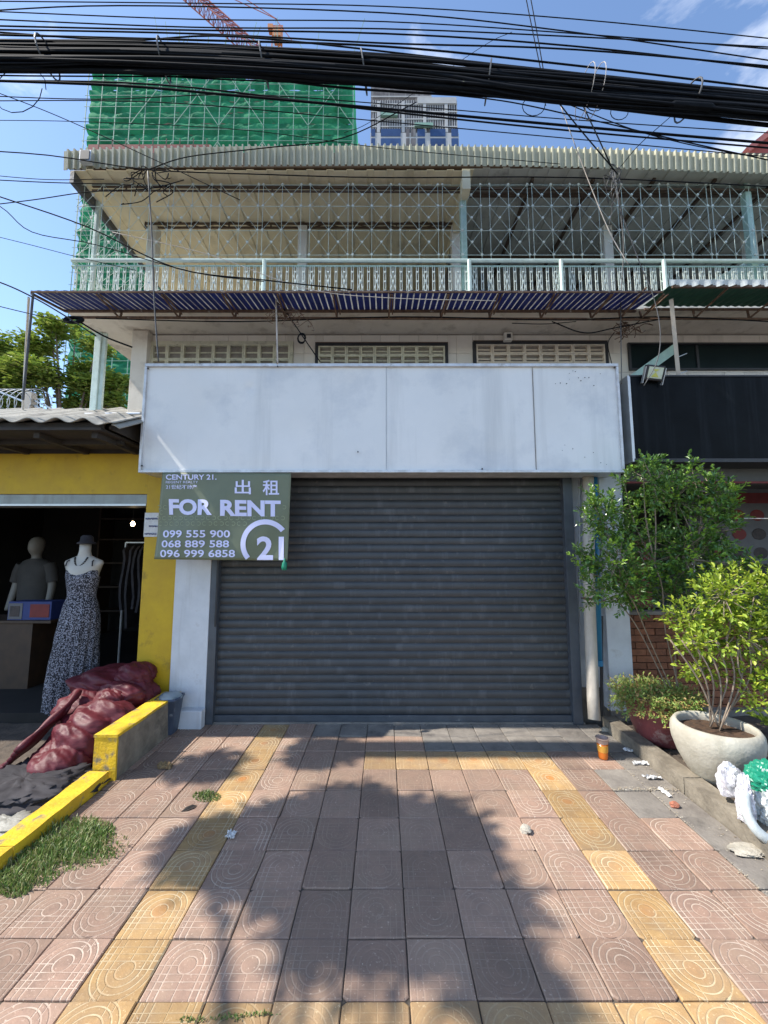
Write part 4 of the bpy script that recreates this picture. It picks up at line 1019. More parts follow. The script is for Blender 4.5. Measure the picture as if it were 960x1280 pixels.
tag(dc.build('plastic_sheet', 'room_tarp', smooth=True), 'pale plastic sheet lying at the left edge beside the yellow kerb', 'sheet')
# bin
q = G(210, 916, 0); BI = empty('bin', (q.x, q.y, 0), 'dark blue tapered plastic bin standing at the foot of the white pier', 'bin')
def sq(r): return lambda a, z: 1 / max(abs(math.cos(a)), abs(math.sin(a))) ** .7
part(MB().lathe([(.001, .002), (.060, .002), (.064, .01), (.092, .29), (.102, .295), (.102, .315), (.090, .315), (.086, .29), (.060, .03), (.001, .03)], (q.x, q.y, 0), 32, fn=sq(1)), 'body', 'bin', BI, smooth=True)
part(blob((q.x, q.y, .31), (.09, .09, .04), 4, 24, amp=.3), 'plastic_bag', 'clear_plastic', BI, smooth=True)

# ================================================================== RIGHT NEIGHBOUR SHOP
NS = empty('neighbour_shop', (4.5, 4.1, 0), 'dark open shop behind the shrubs at the right with a low brick wall', 'building')
part(MB().box(2.37, 7, 3.90, 4.11, 2.30, 2.44), 'lintel', 'room_grey', NS)
part(MB().box(2.37, 7, 3.885, 3.899, 2.285, 2.305), 'red_strip', 'poster_red', NS)
part(MB().box(2.366, 7.5, 6.4, 6.5, .1, 3), 'back_wall', 'room_grey', NS)
part(MB().box(7.0, 7.1, 4.0, 6.4, .1, 3), 'side_wall', 'room_grey', NS)
part(MB().box(2.3, 2.365, 4.42, 6.4, .1, 3), 'side_wall', 'room_grey', NS)
part(MB().box(2.3, 7.1, 4.115, 6.4, 2.46, 2.52), 'ceiling', 'room_grey', NS)
bw = part(MB().box(2.40, 4.6, 4.12, 4.20, .05, .985), 'brick_wall', 'joint', NS)
bme = MB().box(-.098, .098, -.02, .02, -.029, .029).mesh('brick', 'brick'); hme = MB().box(-.047, .047, -.02, .02, -.029, .029).mesh('brick', 'brick')
for r in range(14):
    z = .095 + r * .066
    if r % 2: link('brick', hme, bw, (2.45, 4.113, z))
    x = 2.50 + (.102 if r % 2 else 0)
    while x < 4.5: link('brick', bme, bw, (x, 4.113 + U(-.004, .004), z)); x += .205
part(MB().box(2.39, 4.62, 4.09, 4.22, .987, 1.02), 'wall_cap', 'cement', NS)
q = P(796, 732, 4.25); part(MB().box(2.55, 2.80, 4.24, 4.26, 1.03, 1.75), 'red_panel', 'poster_red', NS, bevel=.01)
# poster wall
PW = empty('menu_board', (4.1, 5.3, 1.5), 'dim pale board covered in rows of red and dark food pictures in the right shop', 'board')
p0 = P(856, 596, 5.3); p1 = P(1010, 705, 5.3)
part(MB().box(p0.x, p1.x, 5.3, 5.33, p1.z, p0.z), 'board', 'poster_white', PW)
part(MB().box(p0.x + .1, p1.x - .1, 5.293, 5.299, p0.z - .36, p0.z - .22), 'red_heading', 'poster_red', PW)
for r in range(3):
    for c_ in range(6):
        x = p0.x + .14 + c_ * .26; z = p0.z - .52 - r * .25
        b = MB().lathe([(.001, -.003), (.085, -.003), (.095, 0)], (0, 0, 0), 16); b.v = [(x + vx, 5.296 + vz_, z + vy * .8) for (vx, vy, vz_) in b.v]
        part(b, 'picture', random.choice(['poster_dark', 'poster_red', 'poster_dark']), PW)
part(MB().box(p0.x, p0.x + .03, 5.29, 5.3, .1, p1.z), 'leg', 'alu', PW)
q = P(946, 752, 4.9); cfr = empty('counter', (q.x, 4.9, 0), 'dark counter with pale edge deep in the right shop', 'counter')
part(MB().box(3.2, 5.2, 4.9, 5.3, .1, .95), 'cabinet', 'room_dark', cfr); part(MB().box(3.15, 5.25, 4.87, 5.32, .953, .985), 'top', 'room_grey', cfr, bevel=.003)

# ================================================================== PLANTS
def leaf_pts(c, d, up, L_, Wd, curl=.25):
    d = d.normalized(); s = d.cross(up)
    if s.length < .05: s = d.cross(Vector((1, .3, 0)))
    s.normalize(); n = s.cross(d)
    return [c, c + d * L_ * .35 + s * Wd * .5 + n * Wd * .12, c + d * L_ * .72 + s * Wd * .42 + n * Wd * .10, c + d * L_ - n * L_ * curl * .4,
            c + d * L_ * .72 - s * Wd * .42 + n * Wd * .10, c + d * L_ * .35 - s * Wd * .5 + n * Wd * .12, c + d * L_ * .5 - n * .0]
LF = [(0, 1, 6, 5), (1, 2, 3, 6), (6, 3, 4, 5)]
LF = [(0, 1, 6), (1, 2, 6), (2, 3, 6), (3, 4, 6), (4, 5, 6), (5, 0, 6)]
LF2 = [(0, 1, 2, 3), (0, 3, 4, 5)]
def add_leaf(b, c, d, L_, Wd, mi=0): 
    up = Vector((U(-.6, .6), U(-.6, .6), 1)); p = leaf_pts(c, d, up, L_, Wd)[:6]
    b.add(p, LF2, mi)
def rv3(): 
    while True:
        v = Vector((U(-1, 1), U(-1, 1), U(-1, 1)))
        if .05 < v.length < 1: return v.normalized()
def shrub(name, base, lobes, Y, ntw, leafL, mats, label, stems, young=.25, dep=.8, cat='shrub', twl=.10, per=9, woodr=.014, bark='twig'):
    """lobes: (u, v, r_px) at depth Y"""
    base = Vector(base); T = empty(name, base, label, cat)
    fo = MB(); wd = MB(); cs = []
    for (u, v, r) in lobes:
        c = P(u, v, Y); rr = r / 500 * Y / 1.0; c.y += U(-.12, .12); cs.append((c, rr))
    tot = sum(r ** 2 for _, r in cs)
    for (c, r) in cs:
        # main branch to the lobe
        ends = [Vector(q_[-1]) for q_ in stems]; st = min(ends, key=lambda e_: (e_ - c).length); mid = st.lerp(c, .5) + Vector((U(-.05, .05), U(-.05, .05), -.02))
        pts = curve_pts([st, mid, c], 10); k = len(pts)
        wd.tube(pts, [woodr * (1 - .75 * i / k) for i in range(k)], 6)
        n = max(6, int(ntw * r * r / tot))
        for _ in range(n):
            d = rv3(); rad = r * (rnd() ** .45) * U(.75, 1.12); p = c + Vector((d.x, d.y * dep, d.z)) * rad
            o = (d + Vector((0, 0, .55)) + rv3() * .35).normalized()
            if rnd() < .35: wd.tube([c.lerp(p, .25), p], [.0035, .002], 4, cap=False)
            outer = rad > r * .72 and o.z > .0
            yg = 1 if (outer and rnd() < young * 2) else 0
            for q in range(per):
                t = q / (per - 1); a = q * 2.4 + rnd()
                s1 = o.cross(Vector((.3, .2, 1))).normalized(); s2 = o.cross(s1)
                ld = (s1 * math.cos(a) + s2 * math.sin(a)) * (1 - .45 * t) + o * (.35 + .8 * t)
                add_leaf(fo, p + o * twl * (t - .5), ld, leafL * U(.5, 1.3) * (1 - .25 * t * yg), leafL * U(.42, .58), yg if t > .35 else 0)
    for s in stems:
        wd.tube(curve_pts([Vector(p) for p in s], 10), woodr * .7, 6)
    part(wd, 'branches', bark, T, smooth=True)
    tag(part(fo, 'foliage', mats, T), kind='stuff')
    return T
base1 = Vector((2.42, 3.42, .35))
shrub('shrub', base1, [(770, 640, 42), (808, 605, 34), (845, 622, 44), (880, 618, 34), (765, 700, 36), (740, 705, 24), (805, 680, 48), (855, 690, 50), (890, 665, 34), (915, 622, 14), (903, 702, 30), (930, 706, 12), (800, 735, 34), (850, 742, 40), (775, 735, 30), (829, 578, 13), (867, 580, 10), (755, 655, 20), (735, 735, 18), (726, 690, 9), (722, 712, 10), (745, 628, 10), (800, 582, 10), (905, 630, 12), (922, 700, 10), (742, 755, 10), (890, 600, 9), (890, 640, 24), (780, 600, 12)],
      3.30, 1150, .040, ['leaf_dark', 'leaf_young'], 'tall dark green small leaved shrub in front of the black signboard', [
          [base1, P(812, 800, 3.38), P(793, 755, 3.33), P(775, 728, 3.3)], [base1 + Vector((.03, 0, 0)), P(832, 790, 3.35), P(828, 735, 3.3), P(818, 705, 3.3)], [base1 + Vector((.0, .03, 0)), P(845, 790, 3.42), P(862, 735, 3.34), P(868, 700, 3.3)], [base1 + Vector((-.03, .0, 0)), P(800, 790, 3.45), P(768, 745, 3.4)]], young=.28, per=10, woodr=.0075)
base2 = Vector((2.33, 2.94, .38))
shrub('shrub', base2, [(900, 745, 34), (870, 775, 30), (925, 740, 34), (955, 735, 36), (885, 805, 32), (860, 800, 20), (920, 790, 40), (955, 790, 42), (900, 835, 26), (945, 845, 30), (985, 780, 46), (990, 840, 40), (1010, 730, 40), (930, 870, 16), (868, 835, 14), (955, 720, 16), (950, 895, 10)],
      2.92, 620, .044, ['leaf_lime', 'leaf_lime'], 'bushy lime green shrub growing in the large round concrete pot', [
          [base2 + Vector((U(-.04, .04), U(-.04, .04), 0)), P(900 + k * 9, 850, 2.9), P(880 + k * 14, 800, 2.9)] for k in range(-3, 5)], per=9, woodr=.008)
# pots
def pot(name, c, prof, m, label, soil_r, soil_z):
    T = empty(name, c, label, 'plant pot')
    part(MB().lathe(prof, c, 48, fn=lambda a, z: 1 + .012 * math.sin(3 * a + z * 8)), 'body', m, T, smooth=True)
    part(MB().grid(lambda a, b_: (c[0] + soil_r * b_ * math.cos(a * 2 * math.pi), c[1] + soil_r * b_ * math.sin(a * 2 * math.pi), c[2] + soil_z + .015 * noise.noise(Vector((a * 9, b_ * 5, 2)))), 32, 6), 'soil', 'soil', T)
    return T
pot('plant_pot', (2.285, 2.90, .055), [(.001, 0), (.115, 0), (.13, .01), (.175, .065), (.225, .16), (.255, .25), (.262, .30), (.256, .345), (.238, .372), (.224, .376), (.213, .366), (.218, .33), (.225, .29)], 'pot', 'large rounded grey concrete pot holding the lime green shrub', .225, .315)
MP = pot('plant_pot', (2.305, 3.50, .055), [(.001, 0), (.15, 0), (.165, .01), (.21, .12), (.242, .24), (.255, .33), (.262, .37), (.250, .385), (.235, .38), (.23, .33)], 'terracotta', 'chipped maroon glazed pot standing on the earth behind the kerb', .235, .35)
# bedding plants in the maroon pot
bd = MB(); wd = MB(); c = Vector((2.24, 3.44, .43))
for _ in range(900):
    a = U(0, 6.283); r = .27 * rnd() ** .5; p = c + Vector((r * math.cos(a), r * math.sin(a), -.03)); o = (Vector((math.cos(a) * r * 3, math.sin(a) * r * 3, 1)) + rv3() * .4).normalized(); h = U(.05, .15)
    if r > .2 and rnd() < .5: o = (o + Vector((0, -.2, -1.2))).normalized(); h = U(.06, .16)
    for q in range(9):
        t = q / 8; add_leaf(bd, p + o * h * t, rv3() + o * .7, U(.018, .034), .011)
bt = empty('bedding_plant', c, 'low feathery green and rusty plant spilling over the maroon pot', 'plant')
tag(part(bd, 'foliage', 'succulent', bt), kind='stuff')
# grass
def grass(name, centres, n, label, hmax=.08):
    b = MB()
    for _ in range(n):
        cu_, cv_, ru, rv_ = random.choice(centres); a = U(0, 6.283); r = rnd() ** .6
        p = G(cu_ + ru * r * math.cos(a), cv_ + rv_ * r * math.sin(a)); 
        if p.x < -1.93: p.z = .0
        h = U(.2, 1) * hmax * (1.1 - r * .75) * (.6 + .8 * abs(noise.noise(p * 9))); d = Vector((U(-1, 1), U(-1, 1), 0)) * h * .7; w_ = U(.0022, .0045); s = Vector((U(-1, 1), U(-1, 1), 0)).normalized() * w_
        m_ = p + d * .4 + Vector((0, 0, h * .7)); b.add([p - s, p + s, m_ + s * .7, m_ - s * .7, p + d + Vector((0, 0, h))], [(0, 1, 2, 3), (3, 2, 4)])
    return tag(b.build(name, 'grass'), label, 'grass', kind='stuff')
grass('grass', [(70, 1050, 62, 28), (100, 1060, 50, 22), (35, 1085, 42, 28), (15, 1105, 26, 18), (60, 1070, 50, 25), (110, 1040, 36, 16), (90, 1055, 70, 34)], 5200, 'patch of green grass growing over the tiles beside the yellow kerb', .085)
grass('grass', [(258, 996, 18, 7)], 420, 'small tuft of grass sprouting in the left yellow tile strip', .05)
grass('grass', [(285, 1272, 26, 5), (320, 1268, 30, 3), (240, 1275, 20, 4)], 160, 'thin grass blades in the joint at the bottom of the left yellow strip', .025)

# ================================================================== LITTER
# cup of tea
q = G(754, 948, 0); CU = empty('drink_cup', (q.x, q.y, 0), 'clear plastic cup of orange tea standing on the pavement near the kerb', 'cup')
part(MB().lathe([(.001, .002), (.032, .002), (.034, .01), (.040, .115), (.001, .115)], (q.x, q.y, 0), 24), 'tea', 'tea', CU, smooth=True)
part(MB().lathe([(.0378, .055), (.0402, .105)], (q.x, q.y, 0), 24), 'label', 'cup_label', CU, smooth=True)
part(MB().lathe([(.0415, .118), (.046, .150), (.049, .152), (.049, .158), (.044, .158), (.040, .125)], (q.x, q.y, 0), 24), 'rim', 'cup_rim', CU, smooth=True)
def crumple(c, r, seed, name, m, label, cat, n=22, amp=.5):
    b = blob(c, r, seed, n, amp=amp, fold=2.6, crease=.35 if m == 'paper' else 0); return tag(b.build(name, m, smooth=False), label, cat)
def scrap(c, r, seed, name, m, label, cat):
    def f(a, q):
        x, y = a * 2 - 1, q * 2 - 1; e = 1 + .35 * noise.noise(Vector((math.atan2(y, x) * 1.3, seed, 0))); d = noise.noise_vector(Vector((x * 2, y * 2, seed))) * .5
        z = abs(noise.noise(Vector((x * 2.2, y * 2.2, seed + 4)))) * 1.7 + .5 * abs(noise.noise(Vector((x * 6, y * 6, seed))))
        return Vector(c) + Vector(((x * e + d.x) * r[0], (y * e + d.y) * r[1], z * r[2] - .004))
    return tag(MB().grid(f, 14, 10).build(name, m, solid=.0008), label, cat)
for i, (u, v, r, lab) in enumerate(((788, 938, (.042, .022, .010), 'white tissue scrap lying just right of the drink cup'), (802, 954, (.055, .016, .012), 'long white tissue scrap between the cup and the kerb'),
        (816, 973, (.05, .012, .008), 'flattened pale wrapper on the tile beside the kerb, below the tissues'), (831, 991, (.016, .030, .010), 'white and green plastic scrap at the edge of the sunken tile'),
        (289, 1044, (.026, .020, .012), 'pale blue crumpled paper beside the left yellow tile strip'), (207, 958, (.05, .03, .012), 'dry pale leaf litter lump near the low wall'))):
    scrap(G(u, v, .004), (r[0], r[1] * 1.3, .022), i * 5.3 + 1, 'paper_scrap' if i < 5 else 'leaf_litter', 'paper' if i < 5 else 'dry_leaf', lab, 'litter')
crumple(G(657, 1037, .012), (.030, .028, .020), 31, 'stone', 'stone', 'small pale stone lying on the red tiles in the middle of the pavement', 'stone', amp=.4)
crumple(G(843, 1006, .012), (.026, .020, .018), 33, 'rubble', 'red_stone', 'orange brick rubble piece on the tile beside the kerb', 'rubble', amp=.4)
crumple(G(758, 912, .015), (.045, .022, .022), 35, 'stone', 'stone', 'buff stone lying below the end of the drain pipe', 'stone', amp=.4)
crumple(G(932, 1062, .015), (.085, .05, .012), 41, 'flat_stone', 'stone', 'flat cream stone slab lying at the right beside the striped bag', 'stone', amp=.35)
q = G(226, 1015, .002); b = MB(); add_leaf(b, q, Vector((.6, .5, .06)), .10, .035); tag(b.build('dark_leaf', 'dark_wood'), 'single dark curled leaf lying near the small grass tuft', 'leaf')
# newspaper and bag at the pot
crumple(P(912, 978, 2.60) , (.062, .05, .10), 51, 'newspaper_ball', 'newsprint', 'crumpled printed newspaper leaning against the concrete pot', 'newspaper', 36, .45)
BG = empty('rubbish_sack', (2.33, 2.35, .1), 'stuffed white striped sack with green top at the right edge on the kerb', 'bag')
c = P(962, 1005, 2.42)
part(blob(c + Vector((.05, .0, -.02)), (.13, .13, .17), 61, 80, amp=.2, crease=.25), 'sack', 'plastic_white', BG)
part(blob(c + Vector((.06, .02, .10)), (.12, .12, .09), 66, 70, amp=.25, crease=.22), 'green_top', 'plastic_green', BG)
part(blob(P(932, 1005, 2.40), (.035, .04, .13), 67, 50, amp=.4, crease=.3), 'side_fold', 'newsprint', BG)
part(MB().tube(curve_pts([P(930, 990, 2.38), P(934, 1018, 2.34), P(948, 1040, 2.30), P(975, 1060, 2.28)], 16), .026, 10), 'rolled_strap', 'plastic_white', BG, smooth=True)
# scattered crumbs along joints and kerb
lb = MB()
def crumb(p, s):
    n_ = random.choice((3, 4, 5)); a0 = U(0, 6.28); lb.poly([p + Vector((s * .7 * U(.5, 1.2) * math.cos(a0 + k * 6.283 / n_), s * .7 * U(.4, 1) * math.sin(a0 + k * 6.283 / n_), U(.000, .002))) for k in range(n_)])
def cl_(a, b_): return noise.noise(Vector((a * 4, b_ * 4, 5))) > U(-.25, .55)
for _ in range(700):
    t = 1.6 + 1.8 * rnd()
    if cl_(t, 1): crumb(Vector((1.806 + random.gauss(0, .012), t, .003)), U(.002, .008))
for _ in range(600):
    p = Vector((2.005 - abs(random.gauss(0, .07)), U(1.5, 3.85), .004))
    if cl_(p.y, 2): crumb(p, U(.002, .009))
for _ in range(200): crumb(Vector((U(1.55, 2.0), 2.90 + random.gauss(0, .012), .004)), U(.003, .010))
for _ in range(260): crumb(Vector((U(-1.9, 2), U(1.5, 3.9), .003)), U(.002, .005))
for _ in range(220):
    p = Vector((U(-1.5, 2), 3.93 - abs(random.gauss(0, .05)), .004)); crumb(p, U(.003, .010))
for _ in range(260): crumb(Vector((U(2.14, 2.9), U(1.8, 4.0), .062)), U(.005, .014))
tag(lb.build('crumbs', 'litter'), 'scattered leaf crumbs and grit in the tile joints and along the kerb', 'litter', kind='stuff')

# ================================================================== CABLES
YC = 2.65
KC = 2.65 / 1.9
mids = [(-300, 66), (0, 71), (240, 76), (480, 92), (720, 113), (960, 135), (1300, 168)]
CBn = empty('cable_bundle', P(480, 92, YC), 'thick black bundle of power and telephone cables sagging across the sky', 'cable bundle')
for i in range(115):
    a = U(0, 6.283); r = rnd() ** .5; dv = 19 * r * math.sin(a); dy = .115 * r * math.cos(a); ph = U(0, 6.28); am = U(1, 4.5) if i < 90 else U(4, 9); fr_ = U(.6, 2.2)
    cp_ = [P(u + U(-40, 40), v + dv * (1.0 if u < 1000 else 1) + am * math.sin(ph + k * fr_), YC + dy + U(-.012, .012)) for k, (u, v) in enumerate(mids)]
    MB().tube(curve_pts(cp_, 30), random.choice((.0075, .0095, .012, .015)) if i < 90 else .005, 5).build('cable', 'cable' if rnd() < .93 else 'cable_grey', CBn, smooth=True)
for u in (60, 205, 330, 455, 610, 860):
    k_ = [i_ for i_ in range(len(mids) - 1) if mids[i_][0] <= u][-1]; t_ = (u - mids[k_][0]) / (mids[k_ + 1][0] - mids[k_][0])
    c = P(u, mids[k_][1] + t_ * (mids[k_ + 1][1] - mids[k_][1]), YC); pts = [c + Vector((.02 * math.sin(a + u), .12 * math.cos(a), .118 * math.sin(a))) for a in [2 * math.pi * k / 18 for k in range(19)]]
    MB().tube(pts, .006, 5, cap=False).build('tie', 'cable_grey', CBn)
for (u, dv) in ((865, 10),):
    c = P(u, 90 + (u - 400) * .07 + dv, YC - .1); MB().tube([c - Vector((.16, 0, -.012)), c - Vector((.13, 0, -.01)), c + Vector((.13, 0, -.01)), c + Vector((.16, 0, -.012))], [.010, .024, .024, .010], 10).build('splice_sleeve', 'cable', CBn, smooth=True)
# straps round the bundle
for u in (731, 744):
    c = P(u, 115, YC); b = MB(); pts = [c + Vector((.008 * math.sin(a), .15 * math.cos(a), .155 * math.sin(a))) for a in [2 * math.pi * k / 20 for k in range(21)]]
    b.tube(pts, .0025, 5, cap=False).build('strap', 'cord', CBn)
cab = [ # (points in the photo, distance, radius, label)
 ([(-60, 1), (240, 4), (480, 8), (720, 24), (1020, 54)], 2.1, .004, 'topmost thin cable crossing the sky'),
 ([(-60, 16), (150, 7), (480, 16), (700, 38), (1020, 84)], 2.2, .005, 'second cable from the top at the right edge, crossing above the bundle'),
 ([(-60, 12), (240, 24), (480, 27), (720, 42), (1020, 66)], 2.0, .004, 'thin cable just below the two topmost ones at the left'),
 ([(-60, 22), (240, 34), (480, 36), (720, 46), (1020, 62)], 2.15, .005, 'cable crossing between the crane jib and the bundle'),
 ([(-60, 31), (200, 37), (480, 42), (720, 58), (1020, 92)], 2.05, .006, 'dark cable a little above the bundle, passing the orange crane mast'),
 ([(-60, 36), (240, 42), (480, 54), (720, 62), (1020, 88)], 2.0, .006, 'dark cable crossing its neighbour above the middle of the bundle'),
 ([(-60, 42), (240, 50), (480, 58), (720, 82), (1020, 118)], 1.95, .007, 'thicker cable resting close above the bundle'),
 ([(-60, 36), (150, 50), (300, 46), (600, 78), (1020, 124)], 1.95, .006, 'slack cable weaving along the top of the bundle'),
 ([(-60, 90), (60, 90), (240, 86), (420, 104)], 1.9, .005, 'slack cable leaving the bundle under its left end'),
 ([(-60, 99), (150, 107), (300, 120), (480, 136), (720, 158), (1020, 184)], 2.2, .010, 'thick cable running parallel below the whole bundle'),
 ([(-60, 100), (200, 106), (480, 139), (720, 164), (1020, 190)], 2.25, .007, 'second thick cable just under the one below the bundle'),
 ([(-60, 118), (120, 124), (300, 118), (480, 130), (720, 150), (1020, 170)], 2.3, .004, 'thin cable crossing the green netting below the bundle'),
 ([(-60, 126), (200, 128), (480, 152), (960, 196)], 2.3, .004, 'thin cable across the netting and the distant tower'),
 ([(-60, 150), (100, 152), (300, 162), (480, 185), (700, 205)], 2.4, .003, 'thin cable sloping across the lower netting to the valance'),
 ([(-60, 95), (60, 140), (185, 196), (300, 250)], 2.6, .003, 'thin cable falling from the left edge towards the cable knot'),
 ([(560, 118), (640, 128), (740, 150), (860, 178), (960, 200)], 2.2, .005, 'slack cable leaving the underside of the bundle at the right'),
 ([(690, 122), (780, 158), (850, 178), (930, 194)], 2.2, .004, 'slack cable drooping to the right valance'),
 ([(-60, 186), (60, 194), (185, 212), (330, 218), (480, 222), (720, 222), (1020, 236)], 3.45, .005, 'dark cable strung along the valance from the knot'),
 ([(185, 212), (235, 196), (330, 185), (430, 172), (520, 128)], 3.0, .004, 'cable rising from the knot across the valance to the bundle'),
 ([(-60, 222), (60, 228), (150, 230)], 3.3, .004, 'short dark cable left of the roof end, upper one'),
 ([(-60, 214), (50, 224), (130, 224)], 3.35, .003, 'short thin cable left of the roof end, just above another'),
 ([(-60, 262), (40, 250), (110, 240), (185, 236), (230, 225)], 3.3, .004, 'cable rising from the left edge to the knot'),
 ([(-60, 226), (0, 246), (110, 284), (220, 335), (330, 350), (440, 362)], 3.2, .006, 'thick dark cable sagging down in front of the balcony lattice'),
 ([(-60, 232), (0, 258), (40, 290), (120, 306), (240, 340), (330, 352)], 3.25, .004, 'dark cable sagging from the left edge to the railing'),
 ([(-60, 282), (30, 304), (100, 322), (170, 338)], 3.3, .003, 'thin cable ending at the left end of the railing'),
 ([(-60, 335), (0, 353), (42, 372), (80, 394), (120, 420)], 3.2, .006, 'dark cable dipping under the left end of the blue awning'),
 ([(-60, 368), (20, 388), (90, 404)], 3.3, .004, 'thin cable under the left awning corner above the tree'),
 ([(140, 290), (260, 318), (380, 360), (480, 372), (620, 376)], 3.22, .003, 'pale thin cable slanting across the railing and blue awning'),
 ([(96, 400), (130, 420), (165, 434)], 3.6, .008, 'short thick black cable below the soffit at the left'),
 ([(430, 166), (470, 148), (600, 60), (640, 40)], 2.5, .0025, 'thin wire slanting up past the distant tower'),
 ([(654, -20), (664, 30), (676, 88)], 2.0, .004, 'nearly vertical cable dropping from the top edge to the bundle, left one'),
 ([(660, -20), (670, 34), (680, 92)], 2.0, .004, 'nearly vertical cable dropping from the top edge to the bundle, right one'),
 ([(690, 118), (722, 158), (764, 208), (772, 218)], 3.0, .005, 'cable falling diagonally from the bundle to the right valance junction'),
 ([(722, 118), (742, 160), (766, 212)], 3.0, .005, 'cable falling steeply from the bundle straps to the valance junction'),
 ([(838, 146), (800, 180), (776, 208)], 2.9, .003, 'thin wire rising to the right from the valance junction'),
 ([(765, 214), (775, 260), (800, 330), (815, 365), (825, 410), (822, 450), (805, 482)], 3.25, .004, 'grey cable hanging from the valance junction over the awning'),
 ([(768, 214), (779, 300), (776, 380), (777, 480)], 3.5, .004, 'straight grey drop cable between the two signboards'),
 ([(185, 214), (190, 300), (193, 380), (198, 452)], 3.22, .006, 'grey drop cable hanging from the knot to the white signboard'),
 ([(345, 370), (346, 410), (347, 455)], 3.45, .008, 'pale vertical cord from the awning to the white signboard'),
 ([(340, 372), (356, 388), (378, 420), (400, 452)], 3.5, .005, 'brown cable slanting from the awning to the second vent window'),
 ([(120, 398), (300, 402), (500, 396), (700, 400), (830, 396), (1000, 404)], 3.6, .006, 'long dark cable tied along the awning lower rail'),
 ([(690, 402), (730, 416), (768, 410), (830, 398)], 3.62, .006, 'dark cable sagging into the junction box above the third vent window'),
 ([(640, 404), (680, 405), (720, 402)], 3.6, .004, 'short slack cable under the awning rail at centre right'),
 ([(768, 415), (760, 430), (765, 456)], 3.9, .004, 'short cable dropping beside the third vent window'),
 ([(893, 619), (915, 645), (935, 648), (1000, 648)], 3.35, .004, 'pale cord trailing from the tall shrub to the right edge'),
 ([(700, 130), (722, 190), (738, 232), (762, 290), (785, 330)], 3.1, .0035, 'pinkish pale cord hanging across the right part of the lattice'),
]
for i, (pp_, Y, r, lab) in enumerate(cab):
    m = 'cord' if ('pale' in lab) else ('cable_grey' if 'grey' in lab else 'cable')
    if Y < 2.6: Y, r = Y * KC, r * KC * .66
    b = MB().tube(curve_pts([P(u, v, Y) for (u, v) in pp_], 26), r, 6)
    tag(b.build('cable', m, smooth=True), lab, 'cable', 'loose cables strung across the street front')
# knot, coils
def coil(c, r, n, rad, name, label, cat, m='cable', pl_='xz', sz=1.0):
    pts = []
    for k in range(n * 14 + 1):
        a = 2 * math.pi * k / 14; q = 1 + .12 * math.sin(a * .37 + 1); pts.append(Vector((c.x + r * q * math.cos(a), c.y + .012 * math.sin(a * .61), c.z + r * sz * q * math.sin(a))))
    return tag(MB().tube(pts, rad, 5).build(name, m, smooth=True), label, cat)
coil(P(377, 423, 3.55), .035, 5, .005, 'cable_coil', 'small black coil of cable hanging left of the second vent window', 'cable', sz=1.3)
coil(P(92, 400, 3.4), .08, 6, .011, 'cable_coil', 'thick black bundle of coiled cable under the left corner of the awning', 'cable', sz=.28)
kb = MB(); c = P(186, 214, 3.30)
for _ in range(9):
    p = [c + Vector((U(-.06, .06), U(-.03, .03), U(-.03, .03)))]; 
    for k in range(5): p.append(p[-1] + Vector((U(-.16, .16), U(-.04, .04), U(-.14, .07))))
    kb.tube(curve_pts(p, 20), .004, 5)
tag(kb.build('cable_knot', 'cable', smooth=True), 'tangled knot of black wires in front of the left valance', 'cable knot')
kb = MB(); c = P(768, 212, 3.2)
for _ in range(7):
    p = [c + Vector((U(-.03, .03), U(-.03, .03), U(-.02, .02)))]
    for k in range(5): p.append(p[-1] + Vector((U(-.07, .07), U(-.04, .04), U(-.18, .04))))
    kb.tube(curve_pts(p, 18), .003, 5)
tag(kb.build('cable_knot', 'cable_grey', smooth=True), 'loose knot of grey wires below the right valance', 'cable knot')
kb = MB(); c = P(785, 412, 3.75)
for _ in range(16):
    p = [c + Vector((U(-.05, .05), U(-.03, .03), U(-.03, .03)))]
    for k in range(4): p.append(p[-1] + Vector((U(-.08, .08), U(-.04, .04), U(-.07, .06))))
    kb.tube(curve_pts(p, 14), .004, 5)
JB = tag(kb.build('wire_tangle', 'rust', smooth=True), 'rusty nest of wires above the right end of the third vent window', 'wires')
kb = MB(); c = P(352, 392, 3.5)
for _ in range(12):
    p = [c + Vector((U(-.14, .14), U(-.03, .03), U(-.03, .05)))]
    for k in range(5): p.append(p[-1] + Vector((U(-.12, .12), U(-.04, .04), U(-.10, .07))))
    kb.tube(curve_pts(p, 18), .0025, 5)
tag(kb.build('wire_tangle', 'rust', smooth=True), 'loose thin wires tangled under the awning left of centre', 'wires')
q = P(637, 417, 4.0); SB = empty('socket', q, 'small cream round fitting on the tiled wall above the third vent window', 'fitting')
part(MB().box(q.x - .045, q.x + .045, 4.03, 4.10, q.z - .05, q.z + .04), 'box', 'cream_plaster', SB, bevel=.01)
part(MB().box(q.x - .02, q.x + .02, 4.02, 4.029, q.z - .03, q.z + .01), 'hole', 'dark_frame', SB)
# loops hanging under the bundle
for k, (u, v, r, lab) in enumerate(((668, 132, .06, 'thin wire loop hanging under the bundle above the right valance'), (745, 128, .05, 'small wire loop hanging under the straps of the bundle'), (775, 140, .045, 'small wire loop right of the bundle straps'), (24, 112, .14, 'large slack wire loop under the left end of the bundle'))):
    coil(P(u, v, 2.75), r * 1.35, 1, .003, 'wire_loop', lab, 'cable')

